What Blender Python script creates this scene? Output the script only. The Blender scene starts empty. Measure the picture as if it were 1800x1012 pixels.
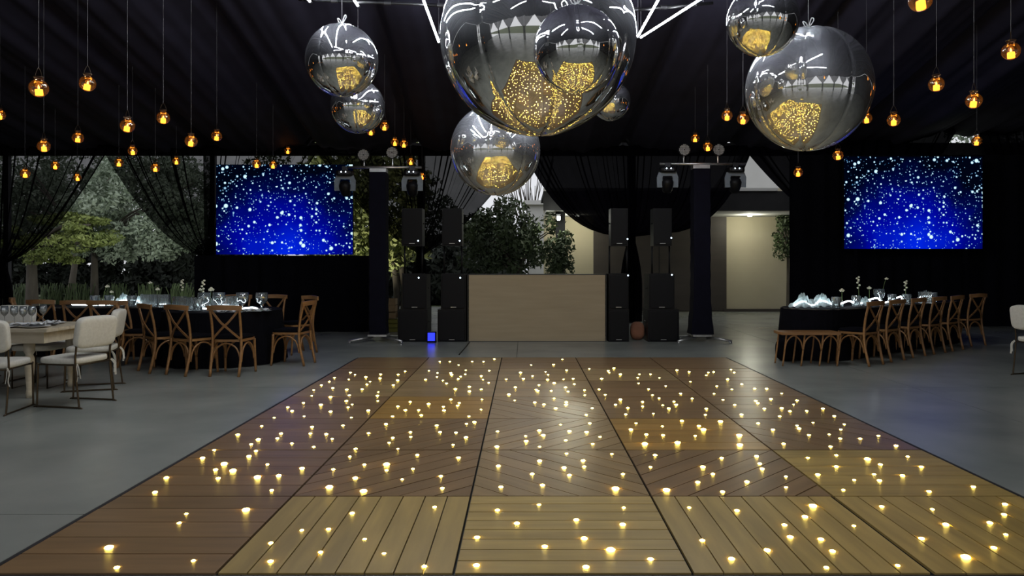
import bpy, math, random
import numpy as np
from mathutils import Vector, Matrix

# ------------------------------------------------------------------ camera, world, exposure
SC = bpy.context.scene
COL = SC.collection
F, CX, CY, CH = 1300.0, 920.0, 460.0, 1.45
cam_d = bpy.data.cameras.new('camera')
cam = bpy.data.objects.new('camera', cam_d)
COL.objects.link(cam)
cam.location = (0, 0, CH)
cam.rotation_euler = (math.pi / 2, 0, 0)
cam_d.sensor_width = 36
cam_d.lens = 36 * F / 1800
cam_d.shift_x = -(CX - 900) / 1800
cam_d.shift_y = -(506 - CY) / 1800
cam_d.clip_end = 200
SC.camera = cam

WORLD_STRENGTH = 0.85
w = bpy.data.worlds.new('dusk_sky')
SC.world = w
w.use_nodes = True
bg = w.node_tree.nodes['Background']
bg.inputs[0].default_value = (0.93, 0.95, 1.0, 1)
bg.inputs[1].default_value = WORLD_STRENGTH
SC.view_settings.view_transform = 'Standard'
SC.view_settings.look = 'None'
SC.view_settings.gamma = 1
SC.view_settings.use_curve_mapping = False
SC.view_settings.exposure = 0.0
SC.cycles.use_denoising = True
SC.cycles.use_adaptive_sampling = False
SC.cycles.sample_clamp_indirect = 40
SC.cycles.max_bounces = 10
SC.cycles.transparent_max_bounces = 24
SC.cycles.caustics_refractive = False
SC.cycles.caustics_reflective = False

TUBE_L = 135.0        # LED tubes over the dance floor
STAR_L = 110.0        # star lights in the dance floor
CANDLE_L = 5.0
ROPE_L = 11.0

rng = random.Random(7)
nrng = np.random.default_rng(7)
PI = math.pi


def P(px, py, D):
    return Vector(((px - CX) * D / F, D, CH - (py - CY) * D / F))


def PX(px, D):
    return (px - CX) * D / F


def PZ(py, D):
    return CH - (py - CY) * D / F


# ------------------------------------------------------------------ materials
MATS = {}


def mat(name, c1, c2=None, rough=0.6, metal=0.0, scale=(4, 4, 4), bump=0.0, rand=0.0, emit=None, es=0.0,
        detail=4.0, spec=0.5, bscale=None, sheen=0.0):
    m = bpy.data.materials.new(name)
    m.use_nodes = True
    nt = m.node_tree
    b = nt.nodes['Principled BSDF']
    b.inputs['Roughness'].default_value = rough
    b.inputs['Metallic'].default_value = metal
    b.inputs['Specular IOR Level'].default_value = spec
    if sheen:
        b.inputs['Sheen Weight'].default_value = sheen
    if c2 is None:
        c2 = tuple(x * 0.8 for x in c1)
    tc = nt.nodes.new('ShaderNodeTexCoord')
    mp = nt.nodes.new('ShaderNodeMapping')
    mp.inputs['Scale'].default_value = scale
    nt.links.new(tc.outputs['Object'], mp.inputs['Vector'])
    vec = mp.outputs['Vector']
    if rand:
        oi = nt.nodes.new('ShaderNodeObjectInfo')
        ad = nt.nodes.new('ShaderNodeVectorMath')
        ad.operation = 'ADD'
        sc = nt.nodes.new('ShaderNodeVectorMath')
        sc.operation = 'SCALE'
        sc.inputs[0].default_value = (37, 23, 11)
        nt.links.new(oi.outputs['Random'], sc.inputs['Scale'])
        nt.links.new(vec, ad.inputs[0])
        nt.links.new(sc.outputs[0], ad.inputs[1])
        vec = ad.outputs[0]
    nz = nt.nodes.new('ShaderNodeTexNoise')
    nz.inputs['Scale'].default_value = 1.0
    nz.inputs['Detail'].default_value = detail
    nt.links.new(vec, nz.inputs['Vector'])
    rp = nt.nodes.new('ShaderNodeValToRGB')
    rp.color_ramp.elements[0].position = 0.3
    rp.color_ramp.elements[1].position = 0.7
    rp.color_ramp.elements[0].color = (*c1, 1)
    rp.color_ramp.elements[1].color = (*c2, 1)
    nt.links.new(nz.outputs['Fac'], rp.inputs['Fac'])
    col = rp.outputs['Color']
    if rand:
        hs = nt.nodes.new('ShaderNodeHueSaturation')
        mr = nt.nodes.new('ShaderNodeMapRange')
        mr.inputs['To Min'].default_value = 1 - rand
        mr.inputs['To Max'].default_value = 1 + rand
        nt.links.new(oi.outputs['Random'], mr.inputs['Value'])
        nt.links.new(mr.outputs[0], hs.inputs['Value'])
        nt.links.new(col, hs.inputs['Color'])
        col = hs.outputs['Color']
    nt.links.new(col, b.inputs['Base Color'])
    if bump:
        bp = nt.nodes.new('ShaderNodeBump')
        bp.inputs['Strength'].default_value = bump
        bp.inputs['Distance'].default_value = 0.01
        nt.links.new(nz.outputs['Fac'], bp.inputs['Height'])
        nt.links.new(bp.outputs[0], b.inputs['Normal'])
    if emit:
        b.inputs['Emission Color'].default_value = (*emit, 1)
        b.inputs['Emission Strength'].default_value = es
    MATS[name] = m
    return m


def sheer(name, col, transp, translucent=0.3):
    m = bpy.data.materials.new(name)
    m.use_nodes = True
    nt = m.node_tree
    nt.nodes.clear()
    out = nt.nodes.new('ShaderNodeOutputMaterial')
    tr = nt.nodes.new('ShaderNodeBsdfTransparent')
    df = nt.nodes.new('ShaderNodeBsdfDiffuse')
    tl = nt.nodes.new('ShaderNodeBsdfTranslucent')
    df.inputs[0].default_value = (*col, 1)
    tl.inputs[0].default_value = (*col, 1)
    m1 = nt.nodes.new('ShaderNodeMixShader')
    m1.inputs[0].default_value = translucent
    nt.links.new(df.outputs[0], m1.inputs[1])
    nt.links.new(tl.outputs[0], m1.inputs[2])
    # weave: fine noise varies how open the cloth is
    tc = nt.nodes.new('ShaderNodeTexCoord')
    nz = nt.nodes.new('ShaderNodeTexNoise')
    nz.inputs['Scale'].default_value = 3
    nt.links.new(tc.outputs['Object'], nz.inputs['Vector'])
    mr = nt.nodes.new('ShaderNodeMapRange')
    mr.inputs['To Min'].default_value = max(0, transp - 0.1 * min(1, transp * 3))
    mr.inputs['To Max'].default_value = min(1, transp + 0.1 * min(1, transp * 3))
    nt.links.new(nz.outputs['Fac'], mr.inputs['Value'])
    m2 = nt.nodes.new('ShaderNodeMixShader')
    nt.links.new(mr.outputs[0], m2.inputs[0])
    nt.links.new(m1.outputs[0], m2.inputs[1])
    nt.links.new(tr.outputs[0], m2.inputs[2])
    nt.links.new(m2.outputs[0], out.inputs[0])
    MATS[name] = m
    return m


def glassy(name, tint, gloss=0.12, rough=0.03, milk=0.0, milk_col=(1, 1, 1)):
    """thin glass: tinted see-through wall with a Fresnel-weighted shine"""
    m = bpy.data.materials.new(name)
    m.use_nodes = True
    nt = m.node_tree
    nt.nodes.clear()
    out = nt.nodes.new('ShaderNodeOutputMaterial')
    tr = nt.nodes.new('ShaderNodeBsdfTransparent')
    tr.inputs[0].default_value = (*tint, 1)
    gl = nt.nodes.new('ShaderNodeBsdfGlossy')
    gl.inputs['Roughness'].default_value = rough
    fr = nt.nodes.new('ShaderNodeFresnel')
    fr.inputs[0].default_value = 1.5
    ad = nt.nodes.new('ShaderNodeMath')
    ad.operation = 'ADD'
    ad.use_clamp = True
    ad.inputs[1].default_value = gloss
    nt.links.new(fr.outputs[0], ad.inputs[0])
    mx = nt.nodes.new('ShaderNodeMixShader')
    nt.links.new(ad.outputs[0], mx.inputs[0])
    nt.links.new(tr.outputs[0], mx.inputs[1])
    nt.links.new(gl.outputs[0], mx.inputs[2])
    if milk:      # translucent share put in so the glass glows in nearby light
        tl = nt.nodes.new('ShaderNodeBsdfTranslucent')
        tl.inputs[0].default_value = (*milk_col, 1)
        m3 = nt.nodes.new('ShaderNodeMixShader')
        m3.inputs[0].default_value = milk
        nt.links.new(mx.outputs[0], m3.inputs[1])
        nt.links.new(tl.outputs[0], m3.inputs[2])
        mx = m3
    nt.links.new(mx.outputs[0], out.inputs[0])
    MATS[name] = m
    return m


def mirror(name, haze):
    m = bpy.data.materials.new(name)
    m.use_nodes = True
    nt = m.node_tree
    nt.nodes.clear()
    out = nt.nodes.new('ShaderNodeOutputMaterial')
    g1 = nt.nodes.new('ShaderNodeBsdfGlossy')
    g1.inputs['Roughness'].default_value = 0.015
    g1.inputs['Color'].default_value = (0.76, 0.75, 0.73, 1)
    g2 = nt.nodes.new('ShaderNodeBsdfGlossy')
    g2.inputs['Roughness'].default_value = 0.55
    g2.inputs['Color'].default_value = (0.8, 0.83, 0.9, 1)
    tc = nt.nodes.new('ShaderNodeTexCoord')
    nz = nt.nodes.new('ShaderNodeTexNoise')
    nz.inputs['Scale'].default_value = 2.5
    nt.links.new(tc.outputs['Object'], nz.inputs['Vector'])
    mr = nt.nodes.new('ShaderNodeMapRange')
    mr.inputs['To Min'].default_value = max(0, haze - 0.06)
    mr.inputs['To Max'].default_value = haze + 0.06
    nt.links.new(nz.outputs['Fac'], mr.inputs['Value'])
    mx = nt.nodes.new('ShaderNodeMixShader')
    nt.links.new(mr.outputs[0], mx.inputs[0])
    nt.links.new(g1.outputs[0], mx.inputs[1])
    nt.links.new(g2.outputs[0], mx.inputs[2])
    nt.links.new(mx.outputs[0], out.inputs[0])
    MATS[name] = m
    return m


def emitter(name, col, strength):
    m = bpy.data.materials.new(name)
    m.use_nodes = True
    nt = m.node_tree
    nt.nodes.clear()
    out = nt.nodes.new('ShaderNodeOutputMaterial')
    e = nt.nodes.new('ShaderNodeEmission')
    e.inputs[0].default_value = (*col, 1)
    e.inputs[1].default_value = strength
    nt.links.new(e.outputs[0], out.inputs[0])
    MATS[name] = m
    return m


def screen_material():
    m = bpy.data.materials.new('starfield_screen')
    m.use_nodes = True
    nt = m.node_tree
    nt.nodes.clear()
    N, L = nt.nodes.new, nt.links.new
    out = N('ShaderNodeOutputMaterial')
    em = N('ShaderNodeEmission')
    L(em.outputs[0], out.inputs[0])
    tc = N('ShaderNodeTexCoord')

    def math_(op, a, b=None, clamp=False):
        n = N('ShaderNodeMath')
        n.operation = op
        n.use_clamp = clamp
        for i, v in enumerate((a, b)):
            if v is None:
                continue
            if isinstance(v, (int, float)):
                n.inputs[i].default_value = v
            else:
                L(v, n.inputs[i])
        return n.outputs[0]

    flat = N('ShaderNodeMapping')
    flat.inputs['Scale'].default_value = (1, 0, 1)
    L(tc.outputs['Object'], flat.inputs['Vector'])
    tot = None
    for sc, thr, keep, gain, off in ((5.0, 0.20, 0.62, 1.6, 0.0), (8.5, 0.26, 0.6, 1.3, 3.3), (14.0, 0.27, 0.55, 1.0, 7.7),
                                (21.0, 0.28, 0.45, 0.75, 9.1)):
        mp = N('ShaderNodeMapping')
        mp.inputs['Location'].default_value = (off, 0, off * 1.7)
        L(flat.outputs[0], mp.inputs['Vector'])
        v = N('ShaderNodeTexVoronoi')
        v.inputs['Scale'].default_value = sc
        L(mp.outputs[0], v.inputs['Vector'])
        sep = N('ShaderNodeSeparateColor')
        L(v.outputs['Color'], sep.inputs[0])
        size = math_('MULTIPLY', sep.outputs[0], thr)
        size = math_('ADD', size, thr * 0.35)
        d = math_('DIVIDE', v.outputs['Distance'], size)
        k = math_('SUBTRACT', 1.0, d, True)
        k = math_('MULTIPLY', k, 2.2, True)
        on = math_('LESS_THAN', sep.outputs[1], keep)
        k = math_('MULTIPLY', k, on)
        k = math_('MULTIPLY', k, gain)
        tot = k if tot is None else math_('MAXIMUM', tot, k)
    sx = N('ShaderNodeSeparateXYZ')
    L(tc.outputs['Object'], sx.inputs[0])
    x2 = math_('MULTIPLY', sx.outputs[0], 0.75)
    x2 = math_('MULTIPLY', x2, x2)
    zz = math_('ADD', sx.outputs[2], 0.95)
    z2 = math_('MULTIPLY', zz, 0.85)
    z2 = math_('MULTIPLY', z2, z2)
    r = math_('SQRT', math_('ADD', x2, z2))
    nz = N('ShaderNodeTexNoise')
    nz.inputs['Scale'].default_value = 1.6
    L(tc.outputs['Object'], nz.inputs['Vector'])
    r = math_('ADD', r, math_('MULTIPLY', math_('SUBTRACT', nz.outputs['Fac'], 0.5), 0.7))
    rp = N('ShaderNodeValToRGB')
    e = rp.color_ramp.elements
    e[0].position, e[0].color = 0.0, (0.0, 0.02, 0.80, 1)
    e[1].position, e[1].color = 1.0, (0.0, 0.001, 0.006, 1)
    e2 = rp.color_ramp.elements.new(0.45)
    e2.color = (0.0, 0.002, 0.33, 1)
    e3 = rp.color_ramp.elements.new(0.75)
    e3.color = (0.0, 0.002, 0.06, 1)
    L(math_('DIVIDE', r, 1.55), rp.inputs['Fac'])
    mix = N('ShaderNodeMix')
    mix.data_type = 'RGBA'
    mix.clamp_factor = True
    L(tot, mix.inputs[0])
    L(rp.outputs[0], mix.inputs[6])
    crp = N('ShaderNodeValToRGB')
    crp.color_ramp.elements[0].position, crp.color_ramp.elements[0].color = 0.35, (0.12, 0.45, 0.95, 1)
    crp.color_ramp.elements[1].position, crp.color_ramp.elements[1].color = 1.0, (0.75, 1.0, 1.0, 1)
    L(tot, crp.inputs['Fac'])
    L(crp.outputs[0], mix.inputs[7])
    L(mix.outputs[2], em.inputs[0])
    em.inputs[1].default_value = 1.0
    return m


mat('concrete', (0.29, 0.30, 0.27), (0.19, 0.205, 0.187), rough=0.27, scale=(0.9, 0.9, 0.9), detail=9, bump=0.02)
mat('joint', (0.06, 0.06, 0.06), rough=0.9)
mat('ceiling_cloth', (0.0230, 0.0215, 0.0400), (0.0150, 0.0138, 0.0265), rough=0.8, scale=(2, 2, 2), spec=0.25)
mat('black_cloth', (0.0030, 0.0030, 0.0055), (0.0018, 0.0018, 0.0035), rough=0.95, scale=(6, 6, 6), spec=0.1)
mat('navy_cloth', (0.0045, 0.0045, 0.012), (0.003, 0.003, 0.008), rough=0.9, scale=(6, 6, 6), spec=0.15)
mat('black_plastic', (0.0045, 0.0045, 0.0058), (0.003, 0.003, 0.004), rough=0.5, scale=(20, 20, 20), spec=0.2)
mat('grille', (0.0055, 0.0055, 0.0075), (0.002, 0.002, 0.003), rough=0.6, scale=(160, 160, 160), bump=0.3, spec=0.2)
mat('dark_metal', (0.05, 0.05, 0.055), (0.03, 0.03, 0.035), rough=0.45, metal=0.8, scale=(12, 12, 12))
mat('steel', (0.55, 0.55, 0.55), (0.4, 0.4, 0.4), rough=0.35, metal=0.9, scale=(12, 12, 12))
mat('grey_paint', (0.16, 0.19, 0.23), (0.13, 0.155, 0.19), rough=0.45, scale=(15, 15, 15))
mat('olive_plank', (0.42, 0.285, 0.085), (0.29, 0.195, 0.058), rough=0.38, scale=(1.6, 14, 14), bump=0.05, rand=0.10, detail=6)
mat('brown_plank', (0.25, 0.152, 0.074), (0.168, 0.104, 0.052), rough=0.30, scale=(1.6, 14, 14), bump=0.05, rand=0.12, detail=6)
mat('amber_plank', (0.37, 0.21, 0.06), (0.26, 0.148, 0.044), rough=0.30, scale=(1.6, 14, 14), bump=0.05, rand=0.10, detail=6)
mat('pale_plank', (0.33, 0.22, 0.105), (0.23, 0.155, 0.075), rough=0.28, scale=(1.6, 14, 14), bump=0.05, rand=0.10, detail=6)
mat('panel_tray', (0.012, 0.011, 0.012), rough=0.6)
mat('chair_wood', (0.27, 0.135, 0.047), (0.19, 0.092, 0.032), rough=0.42, scale=(7, 7, 40), rand=0.12)
mat('white_fabric', (0.62, 0.60, 0.54), (0.54, 0.52, 0.46), rough=0.9, scale=(40, 40, 40), bump=0.05)
mat('bronze_rod', (0.07, 0.05, 0.03), (0.05, 0.035, 0.02), rough=0.4, metal=0.7, scale=(20, 20, 20))
mat('whitewash_wood', (0.55, 0.48, 0.36), (0.43, 0.37, 0.27), rough=0.6, scale=(3, 20, 20), bump=0.04)
mat('booth_wood', (0.36, 0.285, 0.185), (0.31, 0.245, 0.155), rough=0.6, scale=(1.2, 8, 14), bump=0.02, detail=6)
mat('booth_edge', (0.03, 0.028, 0.025), rough=0.6)
mat('white_china', (0.75, 0.75, 0.74), (0.7, 0.7, 0.7), rough=0.2)
mat('napkin', (0.62, 0.63, 0.64), (0.5, 0.51, 0.52), rough=0.9, scale=(20, 20, 20), bump=0.2)
mat('petal', (0.78, 0.74, 0.58), (0.68, 0.66, 0.5), rough=0.7, scale=(20, 20, 20))
mat('stem_green', (0.16, 0.22, 0.07), (0.10, 0.15, 0.05), rough=0.7)
mat('cord', (0.11, 0.11, 0.12), (0.07, 0.07, 0.08), rough=0.6)
mat('knot_white', (0.6, 0.6, 0.62), (0.5, 0.5, 0.52), rough=0.6)
mat('bark', (0.115, 0.10, 0.08), (0.06, 0.05, 0.04), rough=0.9, scale=(6, 6, 1.5), bump=0.5)
mat('leaf_grey', (0.36, 0.42, 0.32), (0.22, 0.28, 0.20), rough=0.7, scale=(1.2, 1.2, 1.2))
mat('leaf_lime', (0.28, 0.33, 0.09), (0.15, 0.20, 0.06), rough=0.7, scale=(1.2, 1.2, 1.2))
mat('leaf_ivy', (0.42, 0.45, 0.17), (0.20, 0.25, 0.09), rough=0.6, scale=(2, 2, 2))
mat('leaf_dark', (0.075, 0.11, 0.042), (0.03, 0.045, 0.02), rough=0.6, scale=(2, 2, 2))
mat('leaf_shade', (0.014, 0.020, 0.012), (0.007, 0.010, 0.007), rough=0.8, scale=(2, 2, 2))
mat('lawn', (0.10, 0.12, 0.05), (0.07, 0.09, 0.035), rough=0.9, scale=(1.5, 1.5, 1.5), bump=0.3)
mat('plaster_cream', (0.52, 0.47, 0.34), (0.47, 0.42, 0.30), rough=0.85, scale=(1.0, 1.0, 1.0))
mat('plaster_white', (0.7, 0.7, 0.68), (0.62, 0.62, 0.6), rough=0.85, scale=(1.0, 1.0, 1.0))
mat('brown_door', (0.055, 0.045, 0.038), (0.045, 0.037, 0.032), rough=0.6, scale=(1, 1, 6))
mat('roof_dark', (0.02, 0.02, 0.022), (0.012, 0.012, 0.014), rough=0.8)
mat('crate_wood', (0.35, 0.24, 0.12), (0.25, 0.17, 0.08), rough=0.7, scale=(3, 12, 12))
mat('crate_olive', (0.22, 0.20, 0.03), (0.16, 0.15, 0.02), rough=0.7)
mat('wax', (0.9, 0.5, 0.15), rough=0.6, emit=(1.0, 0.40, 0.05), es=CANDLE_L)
emitter('flame', (1.0, 0.55, 0.12), CANDLE_L * 2.2)
emitter('led_white', (0.92, 0.96, 1.0), TUBE_L)
emitter('rope_white', (0.85, 0.95, 1.0), ROPE_L)
emitter('star_warm', (1.0, 0.68, 0.11), STAR_L)
emitter('led_dot', (0.75, 0.88, 1.0), 6.0)
emitter('blue_led', (0.02, 0.03, 1.0), 2.6)
emitter('lamp_glow', (0.95, 1.0, 0.85), 40.0)
sheer('sheer_black', (0.006, 0.0055, 0.0065), 0.13, 0.4)
sheer('shaded_sheer_black', (0.004, 0.0036, 0.0058), 0.004, 0.4)  # darker, denser copy of the sheer cloth, with shade put into the material
sheer('dimmed_sheer_black', (0.006, 0.0055, 0.0065), 0.05, 0.4)  # sheer cloth closed up part way, some shade put into the material
sheer('tulle', (0.75, 0.85, 0.86), 0.45, 0.6)
glassy('amber_glass', (0.90, 0.62, 0.38), 0.05, 0.08, 0.045, (0.9, 0.5, 0.22))
glassy('clear_glass', (0.93, 0.96, 0.96), 0.22, 0.10, 0.10, (0.85, 0.95, 1.0))
glassy('cut_glass', (0.93, 0.96, 0.96), 0.28, 0.10, 0.14, (0.85, 0.95, 1.0))
mirror('mirror_foil', 0.05)
mirror('mirror_foil_hazy', 0.20)
MATS['screen'] = screen_material()


# ------------------------------------------------------------------ mesh helpers
class MB:
    def __init__(self):
        self.v, self.f = [], []

    def add(self, verts, faces):
        o = len(self.v)
        self.v += [tuple(p) for p in verts]
        self.f += [tuple(i + o for i in f) for f in faces]
        return self

    def box(self, x0, x1, y0, y1, z0, z1, M=None):
        vs = [Vector((x, y, z)) for z in (z0, z1) for y in (y0, y1) for x in (x0, x1)]
        if M is not None:
            vs = [M @ p for p in vs]
        return self.add(vs, [(0, 2, 3, 1), (4, 5, 7, 6), (0, 1, 5, 4), (2, 6, 7, 3), (0, 4, 6, 2), (1, 3, 7, 5)])

    def rbox(self, cx, cy, cz, sx, sy, sz, e=4.0, n=20, m=12, M=None):
        """superellipsoid: a box with soft rounded edges"""
        vs, fs = [], []

        def sp(c, k):
            return math.copysign(abs(c) ** k, c)
        k = 2.0 / e
        for j in range(m + 1):
            ph = -PI / 2 + PI * j / m
            for i in range(n):
                th = 2 * PI * i / n
                p = Vector((cx + sx / 2 * sp(math.cos(ph), k) * sp(math.cos(th), k),
                            cy + sy / 2 * sp(math.cos(ph), k) * sp(math.sin(th), k),
                            cz + sz / 2 * sp(math.sin(ph), k)))
                vs.append(M @ p if M is not None else p)
        for j in range(m):
            for i in range(n):
                a, b = j * n + i, j * n + (i + 1) % n
                fs.append((a, b, b + n, a + n))
        return self.add(vs, fs)

    def tube(self, pts, r, n=8, closed=False, flat=None, caps=True):
        """sweep a round (or flat w x t) section along pts; r a number or list"""
        pts = [Vector(p) for p in pts]
        m = len(pts)
        rs = r if isinstance(r, (list, tuple)) else [r] * m
        vs, fs = [], []
        up = None
        for i, p in enumerate(pts):
            if closed:
                t = pts[(i + 1) % m] - pts[i - 1]
            else:
                t = pts[min(i + 1, m - 1)] - pts[max(i - 1, 0)]
            t.normalize()
            if up is None:
                up = Vector((0, 0, 1)) if abs(t.z) < 0.9 else Vector((0, 1, 0))
            a = up - t * up.dot(t)
            a.normalize()
            up = a
            b = t.cross(a)
            if flat is None:
                for k in range(n):
                    q = 2 * PI * k / n
                    vs.append(p + (a * math.cos(q) + b * math.sin(q)) * rs[i])
            else:
                wd, th = flat
                for ca, cb in ((1, 1), (1, -1), (-1, -1), (-1, 1)):
                    vs.append(p + a * ca * wd / 2 + b * cb * th / 2)
        k = n if flat is None else 4
        for i in range(m if closed else m - 1):
            for j in range(k):
                a0, a1 = i * k + j, i * k + (j + 1) % k
                b0, b1 = ((i + 1) % m) * k + j, ((i + 1) % m) * k + (j + 1) % k
                fs.append((a0, a1, b1, b0))
        if caps and not closed:
            fs.append(tuple(range(k))[::-1])
            fs.append(tuple(range((m - 1) * k, m * k)))
        return self.add(vs, fs)

    def lathe(self, prof, n=20, c=(0, 0, 0), M=None, cap=False):
        vs, fs = [], []
        for (r, z) in prof:
            for i in range(n):
                q = 2 * PI * i / n
                p = Vector((c[0] + r * math.cos(q), c[1] + r * math.sin(q), c[2] + z))
                vs.append(M @ p if M is not None else p)
        for j in range(len(prof) - 1):
            for i in range(n):
                a, b = j * n + i, j * n + (i + 1) % n
                fs.append((a, b, b + n, a + n))
        if cap:
            fs.append(tuple(range(n))[::-1])
            fs.append(tuple(range((len(prof) - 1) * n, len(prof) * n)))
        return self.add(vs, fs)

    def prism(self, poly, z0, z1):
        n = len(poly)
        vs = [(x, y, z0) for x, y in poly] + [(x, y, z1) for x, y in poly]
        fs = [tuple(range(n))[::-1], tuple(range(n, 2 * n))]
        for i in range(n):
            j = (i + 1) % n
            fs.append((i, j, j + n, i + n))
        return self.add(vs, fs)

    def grid(self, fn, nu, nv):
        vs = [fn(i / nu, j / nv) for j in range(nv + 1) for i in range(nu + 1)]
        fs = []
        for j in range(nv):
            for i in range(nu):
                a = j * (nu + 1) + i
                fs.append((a, a + 1, a + nu + 2, a + nu + 1))
        return self.add(vs, fs)

    def mesh(self, name, m, smooth=False):
        me = bpy.data.meshes.new(name)
        me.from_pydata(self.v, [], self.f)
        me.materials.append(MATS[m])
        if smooth:
            me.polygons.foreach_set('use_smooth', [True] * len(me.polygons))
        me.update()
        return me

    def build(self, name, m, parent=None, smooth=False, loc=None, rz=0.0):
        return link(name, self.mesh(name, m, smooth), parent, loc, rz)


def link(name, me, parent=None, loc=None, rz=0.0, scale=None, rot=None):
    o = bpy.data.objects.new(name, me)
    COL.objects.link(o)
    if parent is not None:
        o.parent = parent
    if loc is not None:
        o.location = loc
    o.rotation_euler = rot if rot is not None else (0, 0, rz)
    if scale is not None:
        o.scale = scale
    return o


def tag(o, label, cat, group=None, kind=None):
    if label:
        o['label'] = label
    if cat:
        o['category'] = cat
    if group:
        o['group'] = group
    if kind:
        o['kind'] = kind
    return o


def thing(name, label, cat, loc=(0, 0, 0), rz=0.0, group=None):
    o = bpy.data.objects.new(name, None)
    COL.objects.link(o)
    o.empty_display_size = 0.1
    o.location = loc
    o.rotation_euler = (0, 0, rz)
    return tag(o, label, cat, group)


def struct(o):
    o['kind'] = 'structure'
    return o


def smooth_by_angle(me, ang=0.6):
    me.polygons.foreach_set('use_smooth', [True] * len(me.polygons))
    return me


def curve(pts, n):
    """Catmull-Rom through pts"""
    pts = [Vector(p) for p in pts]
    q = [pts[0] * 2 - pts[1]] + pts + [pts[-1] * 2 - pts[-2]]
    out = []
    segs = len(pts) - 1
    for s in range(n + 1):
        u = s / n * segs
        i = min(int(u), segs - 1)
        t = u - i
        a, b, c, d = q[i], q[i + 1], q[i + 2], q[i + 3]
        out.append(0.5 * ((2 * b) + (c - a) * t + (2 * a - 5 * b + 4 * c - d) * t * t + (3 * b - a - 3 * c + d) * t ** 3))
    return out


_ph = [(rng.uniform(0, 6.28), rng.uniform(0.6, 1.4)) for _ in range(40)]


def wob(x, k=0):
    """smooth 1-D noise"""
    return sum(math.sin(x * f * (1.0 + 0.37 * i) * 1.7 + p) / (1 + 0.5 * i) for i, (p, f) in enumerate(_ph[k:k + 5])) / 2.3


# ------------------------------------------------------------------ tent geometry
YB, YF, RIDGE = 17.6, -3.0, 5.3
POST_X = [-17.3, -12.35, -7.42, -2.44, 2.55, 7.51, 12.45, 17.4]


def zc(x, y):
    t = 1 - abs(y - RIDGE) / 12.6
    t = max(0.0, min(1.0, t))
    z = 4.12 + 2.9 * t ** 1.35
    z += max(0.0, x - 6) * 0.085 * (1 - t)
    return z


def zceil(x, y):
    xs = x + 0.12 * math.sin(y * 0.45 + x * 0.2)
    u = (xs + 2.44) / 2.48
    fr = u - math.floor(u)
    z = zc(x, y) - 0.13 * math.sin(PI * fr) + 0.075 * wob(xs * 1.9) + 0.030 * wob(xs * 6.1, 6)
    # deep creases where two widths of cloth meet
    d = min(fr, 1 - fr) * 2.48
    z += 0.16 * math.exp(-(d / 0.12) ** 2)
    return z + 0.06


# floor: concrete slabs with joints
fl = MB().box(-19, 19, -9, 24, -0.2, -0.012).build('floor', 'joint')
struct(fl)
xs = [-19, -14.0, -9.3, -4.7, -0.1, 4.5, 9.2, 13.9, 19]
ys = [-9, -4.35, 0.0, 4.25, 8.55, 12.9, 17.2, 24]
for i in range(len(xs) - 1):
    for j in range(len(ys) - 1):
        if ys[j] > 17 and xs[i] < -5:
            continue
        MB().box(xs[i] + .004, xs[i + 1] - .004, ys[j] + .004, ys[j + 1] - .004, -0.03, 0.0).build('slab', 'concrete', fl)

lawn = MB().grid(lambda u, v: ((u - .5) * 70, 17.25 + v * 45, -0.02 + 0.05 * wob(u * 30) * wob(v * 20, 7)), 40, 30).build('ground_lawn', 'lawn', smooth=True)
struct(lawn)
MB().box(-5, 14, 17.3, 24, -0.1, -0.004).build('terrace_paving', 'concrete')
struct(bpy.data.objects['terrace_paving'])
gf = MB().grid(lambda u, v: ((u - .5) * 70, -9 - v * 30, -0.03), 4, 4).build('ground_front', 'lawn')
struct(gf)

# ceiling cloth
nx, ny = 700, 40
cme = MB().grid(lambda u, v: (-17.4 + 34.9 * u, YF - 0.2 + (YB + 0.5 - YF) * v,
                              zceil(-17.4 + 34.9 * u, YF - 0.2 + (YB + 0.5 - YF) * v)), nx, ny)
ceil_o = struct(cme.build('ceiling', 'ceiling_cloth', smooth=True))

# side and rear walls of black cloth
for nm, x in (('wall_left', -17.4), ('wall_right', 17.45)):
    struct(MB().grid(lambda u, v: (x + 0.05 * wob(u * 60), YF + (YB - YF) * u, v * (zc(x, YF + (YB - YF) * u) - 0.05)), 160, 6).build(nm, 'black_cloth', smooth=True))
wb = MB()
for a, b in ((-17.4, -12.5), (12.6, 17.45)):
    wb.grid(lambda u, v: (a + (b - a) * u, YB + 0.05 * wob(u * 25), v * (4.3 if b < 0 else zc(a + (b - a) * u, YB) + .05)), 60, 4)
struct(wb.build('wall_back', 'black_cloth', smooth=True))
# entrance side behind the camera: cloth with gable-shaped openings
wf = MB()
for i in range(len(POST_X) - 1):
    a, b = POST_X[i], POST_X[i + 1]
    c = (a + b) / 2
    for s, e in ((a, c), (b, c)):
        wf.grid(lambda u, v: (s + (e - s) * u * max(0.12, (1 - min(1, v / 0.5)) ** 0.7),
                              YF + 0.06 * wob(u * 14 + i), 5.15 * (1 - v)), 24, 20)
struct(wf.build('wall_front', 'sheer_black', smooth=True))
# eave beam over the back wall
struct(MB().box(-17.3, 17.4, YB + 0.12, YB + 0.24, 4.0, 4.3).build('trim_1', 'dark_metal'))

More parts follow.
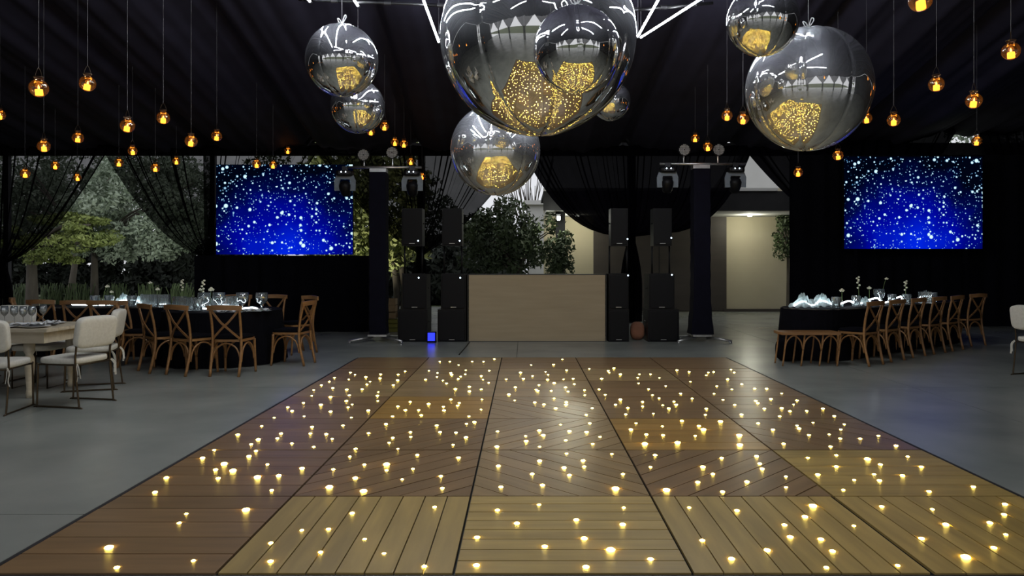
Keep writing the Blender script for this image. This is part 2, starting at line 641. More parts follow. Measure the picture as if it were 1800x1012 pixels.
post_labels = {1: 'black tent post at far left, wrapped by a tied-back curtain', 2: 'black tent post just left of the left starfield screen',
               3: 'black tent post behind the left pair of speaker stacks', 4: 'black tent post behind the right speaker stacks',
               5: 'black tent post beside the left edge of the right screen', 6: 'black tent post at the far right edge, past the right screen'}
for i, lb in post_labels.items():
    x = POST_X[i]
    t = thing('tent_post', lb, 'post', (x, YB + 0.1, 0), group='tent posts along the back wall')
    MB().box(-.06, .06, -.06, .06, 0.02, 4.05).build('upright', 'dark_metal', t)
    MB().box(-.15, .15, -.15, .15, 0, 0.02).build('base_plate', 'dark_metal', t)

# sheer curtains of the back wall


def curtain(i, side, label, ztie=1.65, ztop=4.2, bow=0.65, wide=None, m='sheer_black'):
    x0 = POST_X[i]
    half = (POST_X[i + 1] - POST_X[i]) / 2 + 0.02 if side > 0 else (POST_X[i] - POST_X[i - 1]) / 2 + 0.02
    half = wide or half + .2
    sd = rng.uniform(0, 50)

    def fn(u, v):
        vt = 0.60
        if v < vt:
            s = v / vt
            z = ztop + (ztie - ztop) * s
            # inner edge hangs in a shallow curve from apex to tie
            k = (1 - s) ** bow
            wdt = 0.16 + (half - 0.16) * k
            lift = 0.0
            amp = 0.05 * (1 - s) + 0.05
            x = u * wdt
            # folds fall a bit lower towards the loose edge
            z += -0.10 * math.sin(PI * s) * (1 - u) * 0.5
            ph_ = u * 52 + 2.5 * wob(u * 6 + sd)
            fold = math.sin(ph_) * amp + 0.02 * wob(u * 40 + sd, 9)
            x += math.sin(2 * ph_) * (.030 + .012 * wob(u * 9 + sd, 4)) * (1.25 * k + .15)
        else:
            s = (v - vt) / (1 - vt)
            z = ztie + (0.03 - ztie) * s
            wdt = 0.16 + 0.20 * math.sin(min(1, s * 1.6) * PI / 2)
            x = u * wdt
            fold = math.sin(u * 34 + 2.0 * wob(u * 6 + sd)) * 0.06
        return (x0 + side * (x - 0.10), YB - 0.10 + fold, z)
    o = MB().grid(fn, 260, 36).build('curtain', m, smooth=True)
    return tag(o, label, 'curtain', 'sheer black curtains along the back wall')


curtain(1, 1, 'sheer dark curtain at far left, pale sky glowing through its folds', 1.45, bow=.62)
curtain(2, -1, 'sheer dark curtain swept to the post left of the left screen', 1.58, bow=.58)
curtain(2, 1, 'sheer dark curtain mostly hidden behind the left starfield screen', 1.6)
curtain(3, -1, 'sheer dark curtain between the left screen and the left truss tower lights', 1.7, bow=.72)
curtain(3, 1, 'sheer dark curtain behind the pale lower mirror ball, above left speakers', 1.65, bow=.72, m='dimmed_sheer_black')
curtain(4, -1, 'sheer dark curtain sweeping down from centre to the right speaker stacks', 2.06, bow=.40, m='shaded_sheer_black')
curtain(4, 1, 'sheer dark curtain behind the right truss tower', 2.1, bow=.27, wide=3.05, m='shaded_sheer_black')
curtain(5, -1, 'sheer dark curtain left of the right black backdrop, beside white gable', 2.3, bow=.67, wide=2.38, m='shaded_sheer_black')
curtain(5, 1, 'sheer dark curtain peeking above the right screen, left half', 1.6, 4.85, bow=.65, wide=3.1, m='shaded_sheer_black')
curtain(6, -1, 'sheer dark curtain peeking above the right screen, right half', 1.6, 4.85, bow=.65, wide=1.82, m='shaded_sheer_black')


# ------------------------------------------------------------------ dance floor
GX = [-2.50, -1.43, -0.325, 0.79, 1.915, 3.07]
GY = [3.44, 4.575, 5.70, 6.84, 7.95, 9.02, 10.05, 11.22]
TOP = 0.035
GX = [g * (CH - TOP) / CH for g in GX]      # measured at floor level, the deck surface is 35 mm higher
GY = [g * (CH - TOP) / CH for g in GY]
dance = thing('dance_floor', 'wooden dance floor of square plank panels set with tiny star lights', 'dance floor', (0.28, 7.3, 0))


def clip(poly, nx_, ny_, d):
    """keep the side nx*x+ny*y <= d"""
    out = []
    for i in range(len(poly)):
        a, b = poly[i], poly[(i + 1) % len(poly)]
        fa, fb = nx_ * a[0] + ny_ * a[1] - d, nx_ * b[0] + ny_ * b[1] - d
        if fa <= 0:
            out.append(a)
        if fa * fb < 0:
            t = fa / (fa - fb)
            out.append((a[0] + (b[0] - a[0]) * t, a[1] + (b[1] - a[1]) * t))
    return out


# (material, grain angle in degrees, planks) row by row from the camera
PAN = [
    [('brown', 0, 5), ('olive', 90, 8), ('olive', 0, 8), ('olive', 90, 8), ('olive', 90, 8)],
    [('brown', 0, 5), ('brown', 45, 10), ('pale', -45, 10), ('brown', 45, 10), ('olive', 0, 5)],
    [('brown', 0, 5), ('brown', 45, 9), ('pale', 45, 10), ('amber', 0, 5), ('brown', -45, 8)],
    [('brown', 0, 5), ('amber', 0, 5), ('pale', -45, 9), ('brown', 0, 5), ('brown', 0, 5)],
    [('pale', 0, 4), ('pale', 0, 4), ('pale', 0, 4), ('brown', 0, 4), ('brown', 0, 4)],
    [('brown', 0, 4), ('pale', 0, 4), ('pale', 0, 4), ('pale', 0, 4), ('brown', 0, 4)],
    [('brown', 0, 4), ('pale', 0, 4), ('brown', 0, 4), ('brown', 0, 4), ('brown', 0, 4)],
]
panels = {}
for r in range(7):
    for c in range(5):
        x0, x1, y0, y1 = GX[c] + .007, GX[c + 1] - .007, GY[r] + .007, GY[r + 1] - .007
        if c == 3 and r == 0:
            x1 -= .012
        cx_, cy_ = (x0 + x1) / 2, (y0 + y1) / 2
        hx, hy = (x1 - x0) / 2, (y1 - y0) / 2
        pn = MB().box(-hx, hx, -hy, hy, 0.0, 0.022).build('floor_panel', 'panel_tray', dance, loc=(cx_ - 0.28, cy_ - 7.3, 0.001))
        panels[(r, c)] = pn
        mt, ang, n = PAN[r][c]
        a = math.radians(ang)
        ca, sa = math.cos(a), math.sin(a)
        # panel corners in the plank frame (local x along the grain)
        cor = [(-hx, -hy), (hx, -hy), (hx, hy), (-hx, hy)]
        loc = [(x * ca + y * sa, -x * sa + y * ca) for x, y in cor]
        lo, hi = min(p[1] for p in loc), max(p[1] for p in loc)
        wdt = (hi - lo) / n
        gap = 0.0035 if ang != 0 or r < 2 else 0.0022
        for k in range(n):
            a0, a1 = lo + k * wdt + (gap if k else 0), lo + (k + 1) * wdt - (gap if k < n - 1 else 0)
            pl = clip(clip(loc, 0, 1, a1), 0, -1, -a0)
            if len(pl) < 3:
                continue
            h = TOP + rng.uniform(-.0008, .0008)
            MB().prism(pl, 0.022, h).build('plank', mt + '_plank', pn, rz=a)
# black edging strips
for nm, b in (('edge_strip', (GX[0] - .03, GX[5] + .03, GY[0] - .035, GY[0] - .004)), ('edge_strip', (GX[0] - .03, GX[5] + .03, GY[7] + .004, GY[7] + .03)),
              ('edge_strip', (GX[0] - .03, GX[0] - .004, GY[0], GY[7])), ('edge_strip', (GX[5] + .004, GX[5] + .03, GY[0], GY[7]))):
    MB().box(b[0] - .28, b[1] - .28, b[2] - 7.3, b[3] - 7.3, 0.001, TOP - .004).build(nm, 'panel_tray', dance)

LL = [(383, 682), (411, 752), (680, 728), (630, 596), (655, 564), (865, 550), (545, 488), (585, 437), (712, 368), (753, 340), (788, 388), (758, 409),
      (819, 412), (767, 439), (905, 435), (940, 390), (1062, 404), (980, 430), (955, 481), (875, 362), (900, 343), (883, 320), (908, 303), (836, 286),
      (920, 256), (975, 299), (988, 282), (1026, 317), (1103, 329), (1091, 282), (1097, 259), (1168, 301), (1147, 284), (1206, 254), (964, 227),
      (1012, 190), (1027, 203), (1067, 175), (1069, 222), (1128, 181), (1162, 205), (1218, 168), (1238, 180), (1224, 190), (1235, 226), (1295, 201),
      (1103, 130), (1096, 150), (1130, 112), (1162, 154), (1170, 123), (1176, 86), (1158, 100), (1219, 128), (1228, 148), (1232, 68), (1248, 76),
      (1226, 92), (1273, 127), (1290, 110), (1301, 100), (1286, 84), (1338, 74), (1336, 88), (1330, 137), (1327, 150), (1328, 168), (1398, 95),
      (1400, 75), (1424, 64), (1383, 112), (1158, 470), (1278, 484), (1249, 438), (1172, 408), (1230, 363), (1250, 336), (1281, 391), (1359, 390),
      (1359, 411), (1452, 406), (1414, 443), (1550, 431), (1555, 474), (1467, 357), (1612, 367), (1296, 281), (1357, 249), (1368, 315), (1381, 297),
      (1399, 336), (1443, 277), (1444, 294), (1535, 254), (1547, 277), (1593, 322), (1603, 279), (1638, 296), (1640, 248), (1668, 242), (1380, 222),
      (1399, 187), (1425, 200), (1442, 171), (1472, 200), (1481, 218), (1507, 178), (1559, 188), (1561, 201), (1585, 163), (1609, 184), (1615, 175),
      (1649, 222), (1691, 198), (1694, 163), (1508, 62), (1496, 93), (1538, 70), (1536, 84), (1557, 96), (1585, 70), (1588, 76), (1611, 91), (1620, 82),
      (1637, 60), (1636, 74), (1692, 80), (1698, 93), (1720, 62), (1718, 104), (1650, 118), (1601, 126), (1570, 106), (1692, 127), (1650, 134),
      (1546, 30), (1582, 30), (1612, 42), (1660, 30), (1700, 30), (1738, 21), (952, 666), (951, 730), (1061, 621), (1155, 617), (1127, 698),
      (1238, 561), (1282, 653), (1350, 703), (1492, 748), (1528, 540), (1749, 551), (1677, 646), (1675, 744), (1761, 470), (1752, 396), (1747, 328),
      (1749, 275), (1780, 92), (1789, 145)]
LR = [(95, 532), (17, 597), (226, 585), (393, 542), (389, 601), (254, 650), (115, 678), (347, 690), (487, 723), (260, 750), (623, 542), (669, 657),
      (791, 552), (772, 722), (897, 691), (978, 645), (958, 603), (1030, 574), (1058, 536), (1086, 653), (1127, 695), (1105, 752), (1202, 606),
      (1356, 745), (1300, 538), (1478, 548), (1525, 601), (1440, 650), (1595, 715), (1694, 683), (1680, 595), (1733, 530), (1730, 566), (1736, 636),
      (97, 378), (183, 402), (202, 428), (71, 424), (107, 463), (192, 352), (250, 377), (254, 398), (351, 354), (390, 424), (364, 475), (503, 358),
      (487, 400), (543, 480), (653, 453), (671, 399), (706, 424), (737, 368), (740, 486), (826, 451), (860, 362), (871, 388), (880, 406), (963, 433),
      (963, 471), (1040, 368), (1075, 426), (1140, 358), (1140, 398), (1165, 480), (1203, 445), (1250, 372), (1273, 425), (1292, 447), (1295, 391),
      (1373, 430), (1391, 363), (1439, 399), (1466, 485), (1622, 469), (48, 291), (50, 309), (97, 329), (96, 272), (110, 288), (171, 251), (189, 306),
      (202, 274), (262, 277), (273, 246), (284, 318), (309, 294), (418, 268), (436, 246), (467, 318), (472, 285), (529, 257), (531, 288), (582, 314),
      (597, 238), (644, 290), (657, 256), (673, 268), (733, 240), (799, 288), (801, 322), (865, 246), (917, 269), (955, 318), (1002, 254), (1009, 264),
      (1044, 288), (1058, 244), (1115, 285), (1120, 328), (1154, 300), (1156, 268), (1168, 250), (1224, 300), (1288, 290), (1350, 325), (9, 166),
      (80, 173), (112, 180), (148, 159), (154, 194), (191, 172), (190, 181), (282, 193), (261, 217), (364, 181), (381, 163), (407, 192), (400, 215),
      (459, 171), (459, 187), (497, 212), (530, 183), (551, 194), (569, 170), (577, 181), (517, 158), (680, 217), (683, 195), (742, 164), (783, 182),
      (807, 216), (857, 168), (864, 176), (887, 195), (910, 161), (948, 193), (941, 222), (977, 204), (990, 180), (1002, 166), (1036, 203),
      (1093, 195), (1133, 221), (177, 22), (67, 42), (146, 40), (118, 66), (72, 80), (95, 112), (85, 128), (91, 132), (148, 105), (138, 132),
      (188, 120), (197, 135), (215, 90), (219, 109), (255, 130), (256, 147), (272, 55), (315, 90), (338, 62), (342, 68), (358, 53), (381, 74),
      (442, 86), (448, 74), (487, 74), (518, 87), (480, 126), (445, 106), (494, 147), (540, 116), (593, 142), (580, 60), (623, 66), (683, 78),
      (690, 68), (709, 66), (770, 58), (781, 68), (627, 100), (720, 116), (758, 92), (773, 127), (808, 109), (853, 125), (895, 125), (948, 142),
      (710, 143), (633, 159), (328, 146), (306, 127), (30, 68), (12, 120), (125, 93), (181, 92), (127, 76), (192, 60), (40, 90)]
BIG = {(383, 682), (865, 550), (788, 388), (819, 412), (1278, 484), (1359, 390), (364, 475), (347, 690), (1058, 536), (1595, 715), (801, 322),
       (799, 288), (673, 268), (733, 240), (582, 314), (543, 480), (467, 318), (1250, 372), (905, 435), (1158, 470)}
stars = []
for lst, ox in ((LL, 0), (LR, 900)):
    for q in lst:
        px, py = ox + q[0] / 2, 620 + q[1] / 2
        D = F * (CH - TOP - .004) / (py - CY)
        X = PX(px, D)
        if GX[0] + .03 < X < GX[5] - .03 and GY[0] + .02 < D < GY[7] - .02:
            stars.append((X, D, 1.5 if q in BIG else rng.uniform(0.7, 1.15)))
stars.sort(key=lambda s: s[1] / s[2])
star_me = MB().lathe([(0.0145, 0), (0.0136, .003), (0.009, .0055), (0.001, .0066)], 8).mesh('star_light', 'star_warm', True)
rest = MB()
for k, (X, D, s) in enumerate(stars):
    if k < 298:
        r = max(i for i in range(7) if GY[i] <= D)
        c = max(i for i in range(5) if GX[i] <= X)
        p = panels[(r, c)]
        link('star_light', star_me, p, (X - (GX[c] + GX[c + 1]) / 2 - (-.006 if (c == 3 and r == 0) else 0), D - (GY[r] + GY[r + 1]) / 2, TOP - .001), scale=(s, s, s))
    else:
        rest.lathe([(0.0145 * s, 0), (0.0136 * s, .003 * s), (0.009 * s, .0055 * s), (0.001, .0066 * s)], 8, c=(X - .28, D - 7.3, TOP))
if rest.v:
    ro = rest.build('star_lights_far', 'star_warm', dance, True)
    ro['kind'] = 'stuff'

# ------------------------------------------------------------------ mirror balls
def ball_mesh(seed, gores, m):
    r_ = random.Random(seed)
    nu, nv = 256, 128
    ph = [r_.uniform(0, 6.28) for _ in range(12)]
    th = np.arange(nu) / nu * 2 * np.pi
    la = -np.pi / 2 + np.pi * np.arange(nv + 1) / nv
    T, Lt = np.meshgrid(th, la)
    g = (T / (2 * np.pi) * gores) % 1.0
    d = np.minimum(g, 1 - g) / gores * 2 * np.pi * np.cos(Lt)        # arc distance to the nearest seam
    seam = np.exp(-(d / 0.022) ** 2)
    near = np.exp(-(d / 0.06) ** 2)
    gi = np.floor(T / (2 * np.pi) * gores + 0.5) % gores
    wr = np.sin(Lt * 70 + gi * 2.1 + ph[0]) + 0.7 * np.sin(Lt * 113 + gi * 1.3 + ph[1])
    R = 1.0 - 0.010 * seam + 0.0016 * near * wr - 0.006 * np.cos(2 * np.pi * g)
    R += 0.003 * np.sin(T * 2 + ph[2]) * np.cos(Lt) + 0.003 * np.sin(Lt * 3 + ph[3])
    x, y, z = R * np.cos(Lt) * np.cos(T), R * np.cos(Lt) * np.sin(T), R * np.sin(Lt)
    vs = np.stack([x, y, z], -1).reshape(-1, 3)
    b = MB()
    b.v = [tuple(p) for p in vs]
    for j in range(nv):
        for i in range(nu):
            a, c = j * nu + i, j * nu + (i + 1) % nu
            b.f.append((a, c, c + nu, a + nu))
    return b.mesh('foil_shell', m, True)


shellA = ball_mesh(1, 8, 'mirror_foil')
shellB = ball_mesh(2, 8, 'mirror_foil_hazy')
unit_cord = MB().tube([(0, 0, 0), (0, 0, 1)], 1.0, 6).mesh('cord', 'cord')
BALLS = [  # px, py, radius px, real diameter, hazy, label, spin
    (945, 66, 171, 2.0, 0, 'huge mirrored inflatable ball at top centre, largest of all', 0.2),
    (1421, 157, 107, 1.2, 1, 'large hazy silver ball at right with white loop knot on top', 1.1),
    (871, 264, 79, 1.2, 1, 'hazy silver ball hanging lowest, under the huge central ball', 0.7),
    (1013, 87, 76, 0.7, 0, 'mirrored ball hanging in front of the huge central ball', 0.0),
    (601, 106, 63, 0.8, 0, 'upper mirrored ball of the pair at left of the cluster', 0.4),
    (629, 187, 47, 0.7, 0, 'small lower mirrored ball of the pair at left of the cluster', 0.9),
    (1341, 36, 62, 0.6, 0, 'mirrored ball overlapping the large hazy ball at upper right', 0.3),
    (1073, 177, 35, 0.6, 0, 'small mirrored ball half hidden behind the huge ball, lower right', 0.5)]
for px, py, rp, dia, hz, lb, spin in BALLS:
    D = F * dia / 2 / rp
    p = P(px, py, D)
    t = thing('mirror_ball', lb, 'mirror ball', p, group='mirrored balls over the dance floor')
    R = dia / 2
    link('foil_shell', shellB if hz else shellA, t, scale=(R, R, R), rot=(0.06, -0.05, spin))
    kn = MB()
    kn.tube(curve([(0, 0, R), (-.02, 0, R + .05), (-.05, .01, R + .07), (-.03, 0, R + .02), (.01, 0, R + .02), (.05, -.01, R + .08), (.03, 0, R + .1), (0, 0, R)], 24), 0.006, 6)
    kn.lathe([(.035, R - .012), (.03, R + .006), (.012, R + .012), (.008, R + .03)], 12)
    kn.build('knot', 'knot_white', t, True)
    zt = zceil(p.x, p.y) - p.z
    link('cord', unit_cord, t, (0, 0, R), scale=(.004, .004, zt - R))

# ------------------------------------------------------------------ LED tubes and bars above the balls
ZT = 4.62


def led_tube(a, b, label, za=ZT, zb=ZT):
    a, b = Vector((a[0], a[1], za)), Vector((b[0], b[1], zb))
    mid = (a + b) / 2
    t = thing('led_tube_light', label, 'light', mid, group='white light tubes over the balls')
    d = (b - a).normalized()
    MB().tube([a - mid, b - mid], 0.0125, 10).build('diffuser', 'led_white', t, True)
    e = MB().tube([a - mid - d * .05, a - mid + d * .001], 0.022, 10)
    e.build('end_cap', 'black_plastic', t)
    MB().tube([b - mid - d * .001, b - mid + d * .05], 0.022, 10).build('end_cap', 'black_plastic', t)
    for q in (a, b):
        link('cord', unit_cord, t, q - mid, scale=(.003, .003, zceil(q.x, q.y) - q.z))
    return t


led_tube((-1.2, 7.4), (-1.22, 10.65), 'white light tube slanting beside the left of the huge ball')
led_tube((1.66, 7.2), (1.61, 10.4), 'white light tube right of the huge ball, steeper of two')
led_tube((2.75, 7.0), (1.66, 10.45), 'white light tube right of the huge ball, slanting outward to the right', ZT, ZT - .0)
led_tube((-2.04, 6.0), (-2.05, 9.15), 'short glimpse of light tube above the upper left ball')
led_tube((-2.62, 6.0), (-2.6, 9.0), 'light tube end at top edge, left of the upper left ball')
led_tube((-2.4, 5.4), (-0.6, 4.6), 'light tube overhead, mirrored in the balls, left run', ZT + .3, ZT + .3)
led_tube((0.6, 4.6), (2.8, 5.4), 'light tube overhead, mirrored in the balls, right run', ZT + .3, ZT + .3)
led_tube((-3.0, 2.2), (-0.6, 3.4), 'light tube overhead near the viewer, mirrored in the balls, left', ZT + .5, ZT + .5)
led_tube((0.7, 3.4), (3.3, 2.2), 'light tube overhead near the viewer, mirrored in the balls, right', ZT + .5, ZT + .5)


def bar(a, b, label, r=.02):
    a, b = Vector(a), Vector(b)
    t = thing('hanging_bar', label, 'bar', (a + b) / 2)
    m = (a + b) / 2
    MB().tube([a - m, b - m], r, 8).build('pipe', 'black_plastic', t, True)
    for q in (a.lerp(b, .1), a.lerp(b, .9)):
        link('cord', unit_cord, t, q - m, scale=(.003, .003, zceil(q.x, q.y) - q.z))
    for k in range(3):
        q = a.lerp(b, .2 + .3 * k) - m
        MB().tube([q + Vector((-.04, 0, 0)), q + Vector((.04, 0, 0))], r + .008, 8).build('clamp', 'dark_metal', t)


bar((-2.75, 9.05, 4.66), (-0.6, 9.2, 4.62), 'black horizontal pipe behind the upper left ball')
bar((1.2, 9.6, 4.7), (2.4, 9.35, 4.72), 'black pipe at top edge right of the huge ball')

# ------------------------------------------------------------------ candle globes
gl_prof = []
for k in range(0, 15):
    a = -PI / 2 + PI * 0.86 * k / 14
    gl_prof.append((max(0.001, 0.08 * math.cos(a)), 0.08 * math.sin(a)))
gl_prof += [(0.034, 0.078), (0.036, 0.09), (0.042, 0.094), (0.042, 0.099), (0.036, 0.100)]
globe_me = MB().lathe(gl_prof, 24).mesh('globe', 'amber_glass', True)
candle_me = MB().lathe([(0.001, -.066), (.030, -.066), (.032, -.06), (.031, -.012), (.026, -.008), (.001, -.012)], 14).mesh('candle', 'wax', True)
flame_me = MB().lathe([(.001, -.012), (.007, -.003), (.009, .006), (.005, .018), (.001, .03)], 10).mesh('flame', 'flame', True)
rim_me = MB().tube([(0.041 * math.cos(q * PI / 10), 0.041 * math.sin(q * PI / 10), .1) for q in range(20)], .003, 6, closed=True).mesh('wire_rim', 'bronze_rod', True)
wire_me = MB().tube(curve([(-.041, 0, .1), (-.025, 0, .15), (0, 0, .185), (.025, 0, .15), (.041, 0, .1)], 12), .0018, 5).mesh('hanger', 'bronze_rod', True)
LANT = [
    (68, 155, 31, 'large low one at far left, largest on the left side'),
    (154, 147, 27, 'second from left in the top left row'),
    (224, 221, 24, 'below and right of the second large left globe'),
    (287, 207, 22, 'on the left ceiling, upper of the middle pair'),
    (336, 248, 21, 'under the left ceiling, above the curtain left of the screen'),
    (381, 239, 18, 'just above the upper left corner of the left screen'),
    (77, 257, 21, 'directly below the largest left globe'),
    (137, 242, 19, 'under the second large left globe'),
    (233, 265, 16, 'above the left curtain opening, right of its peak'),
    (209, 286, 15, 'right at the peak of the left curtain opening'),
    (273, 295, 15, 'against the dark curtain right of the left opening, lower'),
    (310, 283, 13, 'against the dark curtain right of the left opening, farther right'),
    (97, 291, 14, 'against the left curtain, higher of three'),
    (44, 305, 16, 'against the left curtain, leftmost of three'),
    (136, 312, 13, 'against the left curtain, lowest of three'),
    (0, 202, 18, 'cut by the left edge of the picture'),
    (506, 265, 12, 'above the middle of the left screen'),
    (451, 288, 15, 'overlapping the top edge of the left screen, left of two'),
    (480, 290, 14, 'overlapping the top edge of the left screen, right of two'),
    (652, 231, 15, 'just under the small lower left mirror ball'),
    (676, 222, 16, 'right of the small lower left mirror ball'),
    (694, 250, 14, 'above the left truss tower, left of a close pair'),
    (710, 253, 14, 'above the left truss tower, right of a close pair'),
    (722, 284, 13, 'over the crossbar of the left truss tower'),
    (742, 310, 12, 'beside the right moving head of the left tower'),
    (1278, 203, 19, 'left of the large hazy ball, left of a pair'),
    (1306, 209, 20, 'left of the large hazy ball, right of a pair'),
    (1222, 243, 15, 'above the right truss tower, higher one'),
    (1244, 258, 16, 'above the right truss tower between its two round lamps'),
    (1523, 208, 19, 'touching the lower right edge of the large hazy ball'),
    (1571, 211, 22, 'on the right ceiling, just right of the large hazy ball'),
    (1712, 177, 27, 'brightest large one at far right'),
    (1646, 148, 26, 'with low flame, between the two far right globes'),
    (1777, 90, 30, 'highest at far right edge'),
    (1618, 0, 40, 'cut by the top edge at upper right'),
    (1473, 273, 18, 'below the large hazy ball, nearer the right screen'),
    (1403, 303, 16, 'below the large hazy ball, lowest on the right'),
    (1717, 248, 17, 'above the top right corner of the right screen')]
for px, py, dp, lb in LANT:
    D = 0.16 * F / dp
    p = P(px, py, D)
    t = thing('candle_globe', 'hanging amber glass candle globe ' + lb, 'lantern', p, rng.uniform(0, 3), group='hanging candle globes')
    link('globe', globe_me, t)
    link('wire_rim', rim_me, t)
    link('hanger', wire_me, t)
    tl = (rng.uniform(-.15, .15), rng.uniform(-.15, .15), 0)
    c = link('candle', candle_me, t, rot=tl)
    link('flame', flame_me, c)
    link('cord', unit_cord, t, (0, 0, .185), scale=(.0022, .0022, zceil(p.x, p.y) - p.z - .185))

# ------------------------------------------------------------------ starfield screens and black backdrops
def screen(x0, x1, y0, y1, D, label):
    a, b = P(x0, y1, D), P(x1, y0, D)
    wx, hz = b.x - a.x, b.z - a.z
    c = Vector(((a.x + b.x) / 2, D, (a.z + b.z) / 2))
    t = thing('led_screen', label, 'screen', c, group='starfield screens')
    MB().box(-wx / 2, wx / 2, 0.004, 0.09, -hz / 2, hz / 2).build('cabinet', 'black_plastic', t)
    MB().add([(-wx / 2, 0, -hz / 2), (wx / 2, 0, -hz / 2), (wx / 2, 0, hz / 2), (-wx / 2, 0, hz / 2)], [(0, 1, 2, 3)]).build('display', 'screen', t)
    for s in (-1, 1):
        MB().box(s * wx * .4 - .03, s * wx * .4 + .03, .10, .16, -c.z + .0, hz / 2).build('support_leg', 'black_cloth', t)
    return t


screen(380, 620, 289, 447, 15.3, 'left wall screen showing white and cyan stars on deep blue')
screen(1484, 1727, 275, 437, 16.1, 'right wall screen showing white and cyan stars on deep blue')


def backdrop(x0, x1, D, z1, label):
    a, b = PX(x0, D), PX(x1, D)
    o = MB().grid(lambda u, v: (a + (b - a) * u, D + 0.035 * math.sin(u * (b - a) * 16 + wob(u * 9) * 2), -0.008 + (z1 + .008) * v), 180, 4).build('backdrop_cloth', 'black_cloth', smooth=True)
    return tag(o, label, 'backdrop')


backdrop(341, 652, 15.34, PZ(449, 15.34), 'black pleated skirt cloth hanging under the left screen to the floor')
backdrop(1388, 1860, 16.6, PZ(272, 16.6), 'tall black backdrop cloth behind the right screen and long table')

# ------------------------------------------------------------------ DJ booth, speakers, towers
bx0, bx1, bD = PX(823, 13.45), PX(1065, 13.45), 13.45
bz = PZ(482, 13.45)
t = thing('dj_booth', 'plain beige wooden booth front between the speaker stacks', 'booth', ((bx0 + bx1) / 2, bD, 0))
hw = (bx1 - bx0) / 2
MB().box(-hw, hw, 0, .02, .01, bz - .012).build('front_panel', 'booth_wood', t)
MB().box(-hw, hw, -.004, .5, bz - .012, bz).build('top_ledge', 'booth_edge', t)
for s in (-1, 1):
    MB().box(s * hw - .012, s * hw + .012, .0, .7, 0, bz - .012).build('side_panel', 'booth_edge', t)
MB().box(-hw, hw, .001, .03, 0, .012).build('kick_strip', 'booth_edge', t)
MB().box(-hw + .02, hw - .02, .05, .65, .85, .88).build('shelf', 'booth_edge', t)


def cabinet(x0, x1, y0, y1, D, dep, name, label, led=None, cat='speaker', group=None, z0=None):
    a, b = P(x0, y1, D), P(x1, y0, D)
    wx, hz = b.x - a.x, b.z - a.z
    zb = a.z if z0 is None else z0
    t = thing(name, label, cat, ((a.x + b.x) / 2, D, zb), group=group)
    hz = b.z - zb
    MB().box(-wx / 2, wx / 2, .012, dep, 0, hz).build('cabinet', 'black_plastic', t)
    MB().rbox(0, .010, hz / 2, wx * .94, .022, hz * .95, e=10).build('grille', 'grille', t, True)
    for s in (-1, 1):
        MB().tube([(s * (wx / 2 + .008), dep * .35, hz * .6), (s * (wx / 2 + .014), dep * .5, hz * .62), (s * (wx / 2 + .008), dep * .65, hz * .6)], .010, 6).build('handle', 'black_plastic', t)
    MB().box(-.05, .05, -.004, .0, hz * .06, hz * .075).build('badge', 'steel', t)
    if led:
        q = P(led[0], led[1], D)
        MB().lathe([(.013, 0), (.012, .004), (.001, .005)], 8, M=Matrix.Translation((q.x - t.location.x, -.002, q.z - zb)) @ Matrix.Rotation(PI / 2, 4, 'X')).build('status_light', 'led_dot', t)
    return t, wx, hz


DS = 13.4
SG = 'speakers beside the booth'
stacks = [  # sub(x0,x1), upper(x0,x1), top(x0,x1), words
    ((699, 751), (707, 750), (706, 742), 'outer left stack', (736, 488), (735, 423)),
    ((769, 819), (775, 819), (777, 812), 'inner left stack next to the booth', (809, 488), (808, 423)),
    ((1070, 1106), (1070, 1105), (1074, 1104), 'inner right stack next to the booth', (1104, 484), (1103, 420)),
    ((1139, 1194), (1141, 1186), (1149, 1181), 'outer right stack', (1181, 483), (1180, 418))]
zsub = PZ(544, DS)
zup = PZ(482, DS)
ztop0 = PZ(432, DS)
for sub, up, tp, wd, l1, l2 in stacks:
    cabinet(sub[0], sub[1], 544, 601, DS, .6, 'subwoofer', 'black floor subwoofer at the bottom of the ' + wd, group=SG, z0=0.0)
    cabinet(up[0], up[1], 482, 544, DS + .02, .55, 'bass_cabinet', 'black bass cabinet in the middle of the ' + wd, l1, group=SG, z0=zsub)
    _, wx, hz = cabinet(tp[0], tp[1], 366, 432, DS + .04, .36, 'loudspeaker', 'black loudspeaker raised on poles atop the ' + wd, l2, group=SG, z0=ztop0)
    xc = (PX(tp[0], DS) + PX(tp[1], DS)) / 2
    s = thing('speaker_stand', 'two black poles lifting the loudspeaker of the ' + wd, 'stand', (xc, DS + .2, zup), group='pole stands under the loudspeakers')
    for q in (-1, 1):
        MB().tube([(q * .16, 0, 0.0), (q * .16, 0, ztop0 - zup)], .017, 8).build('pole', 'black_plastic', s, True)
    MB().box(-.2, .2, -.1, .1, 0.0, .015).build('base_plate', 'black_plastic', s)


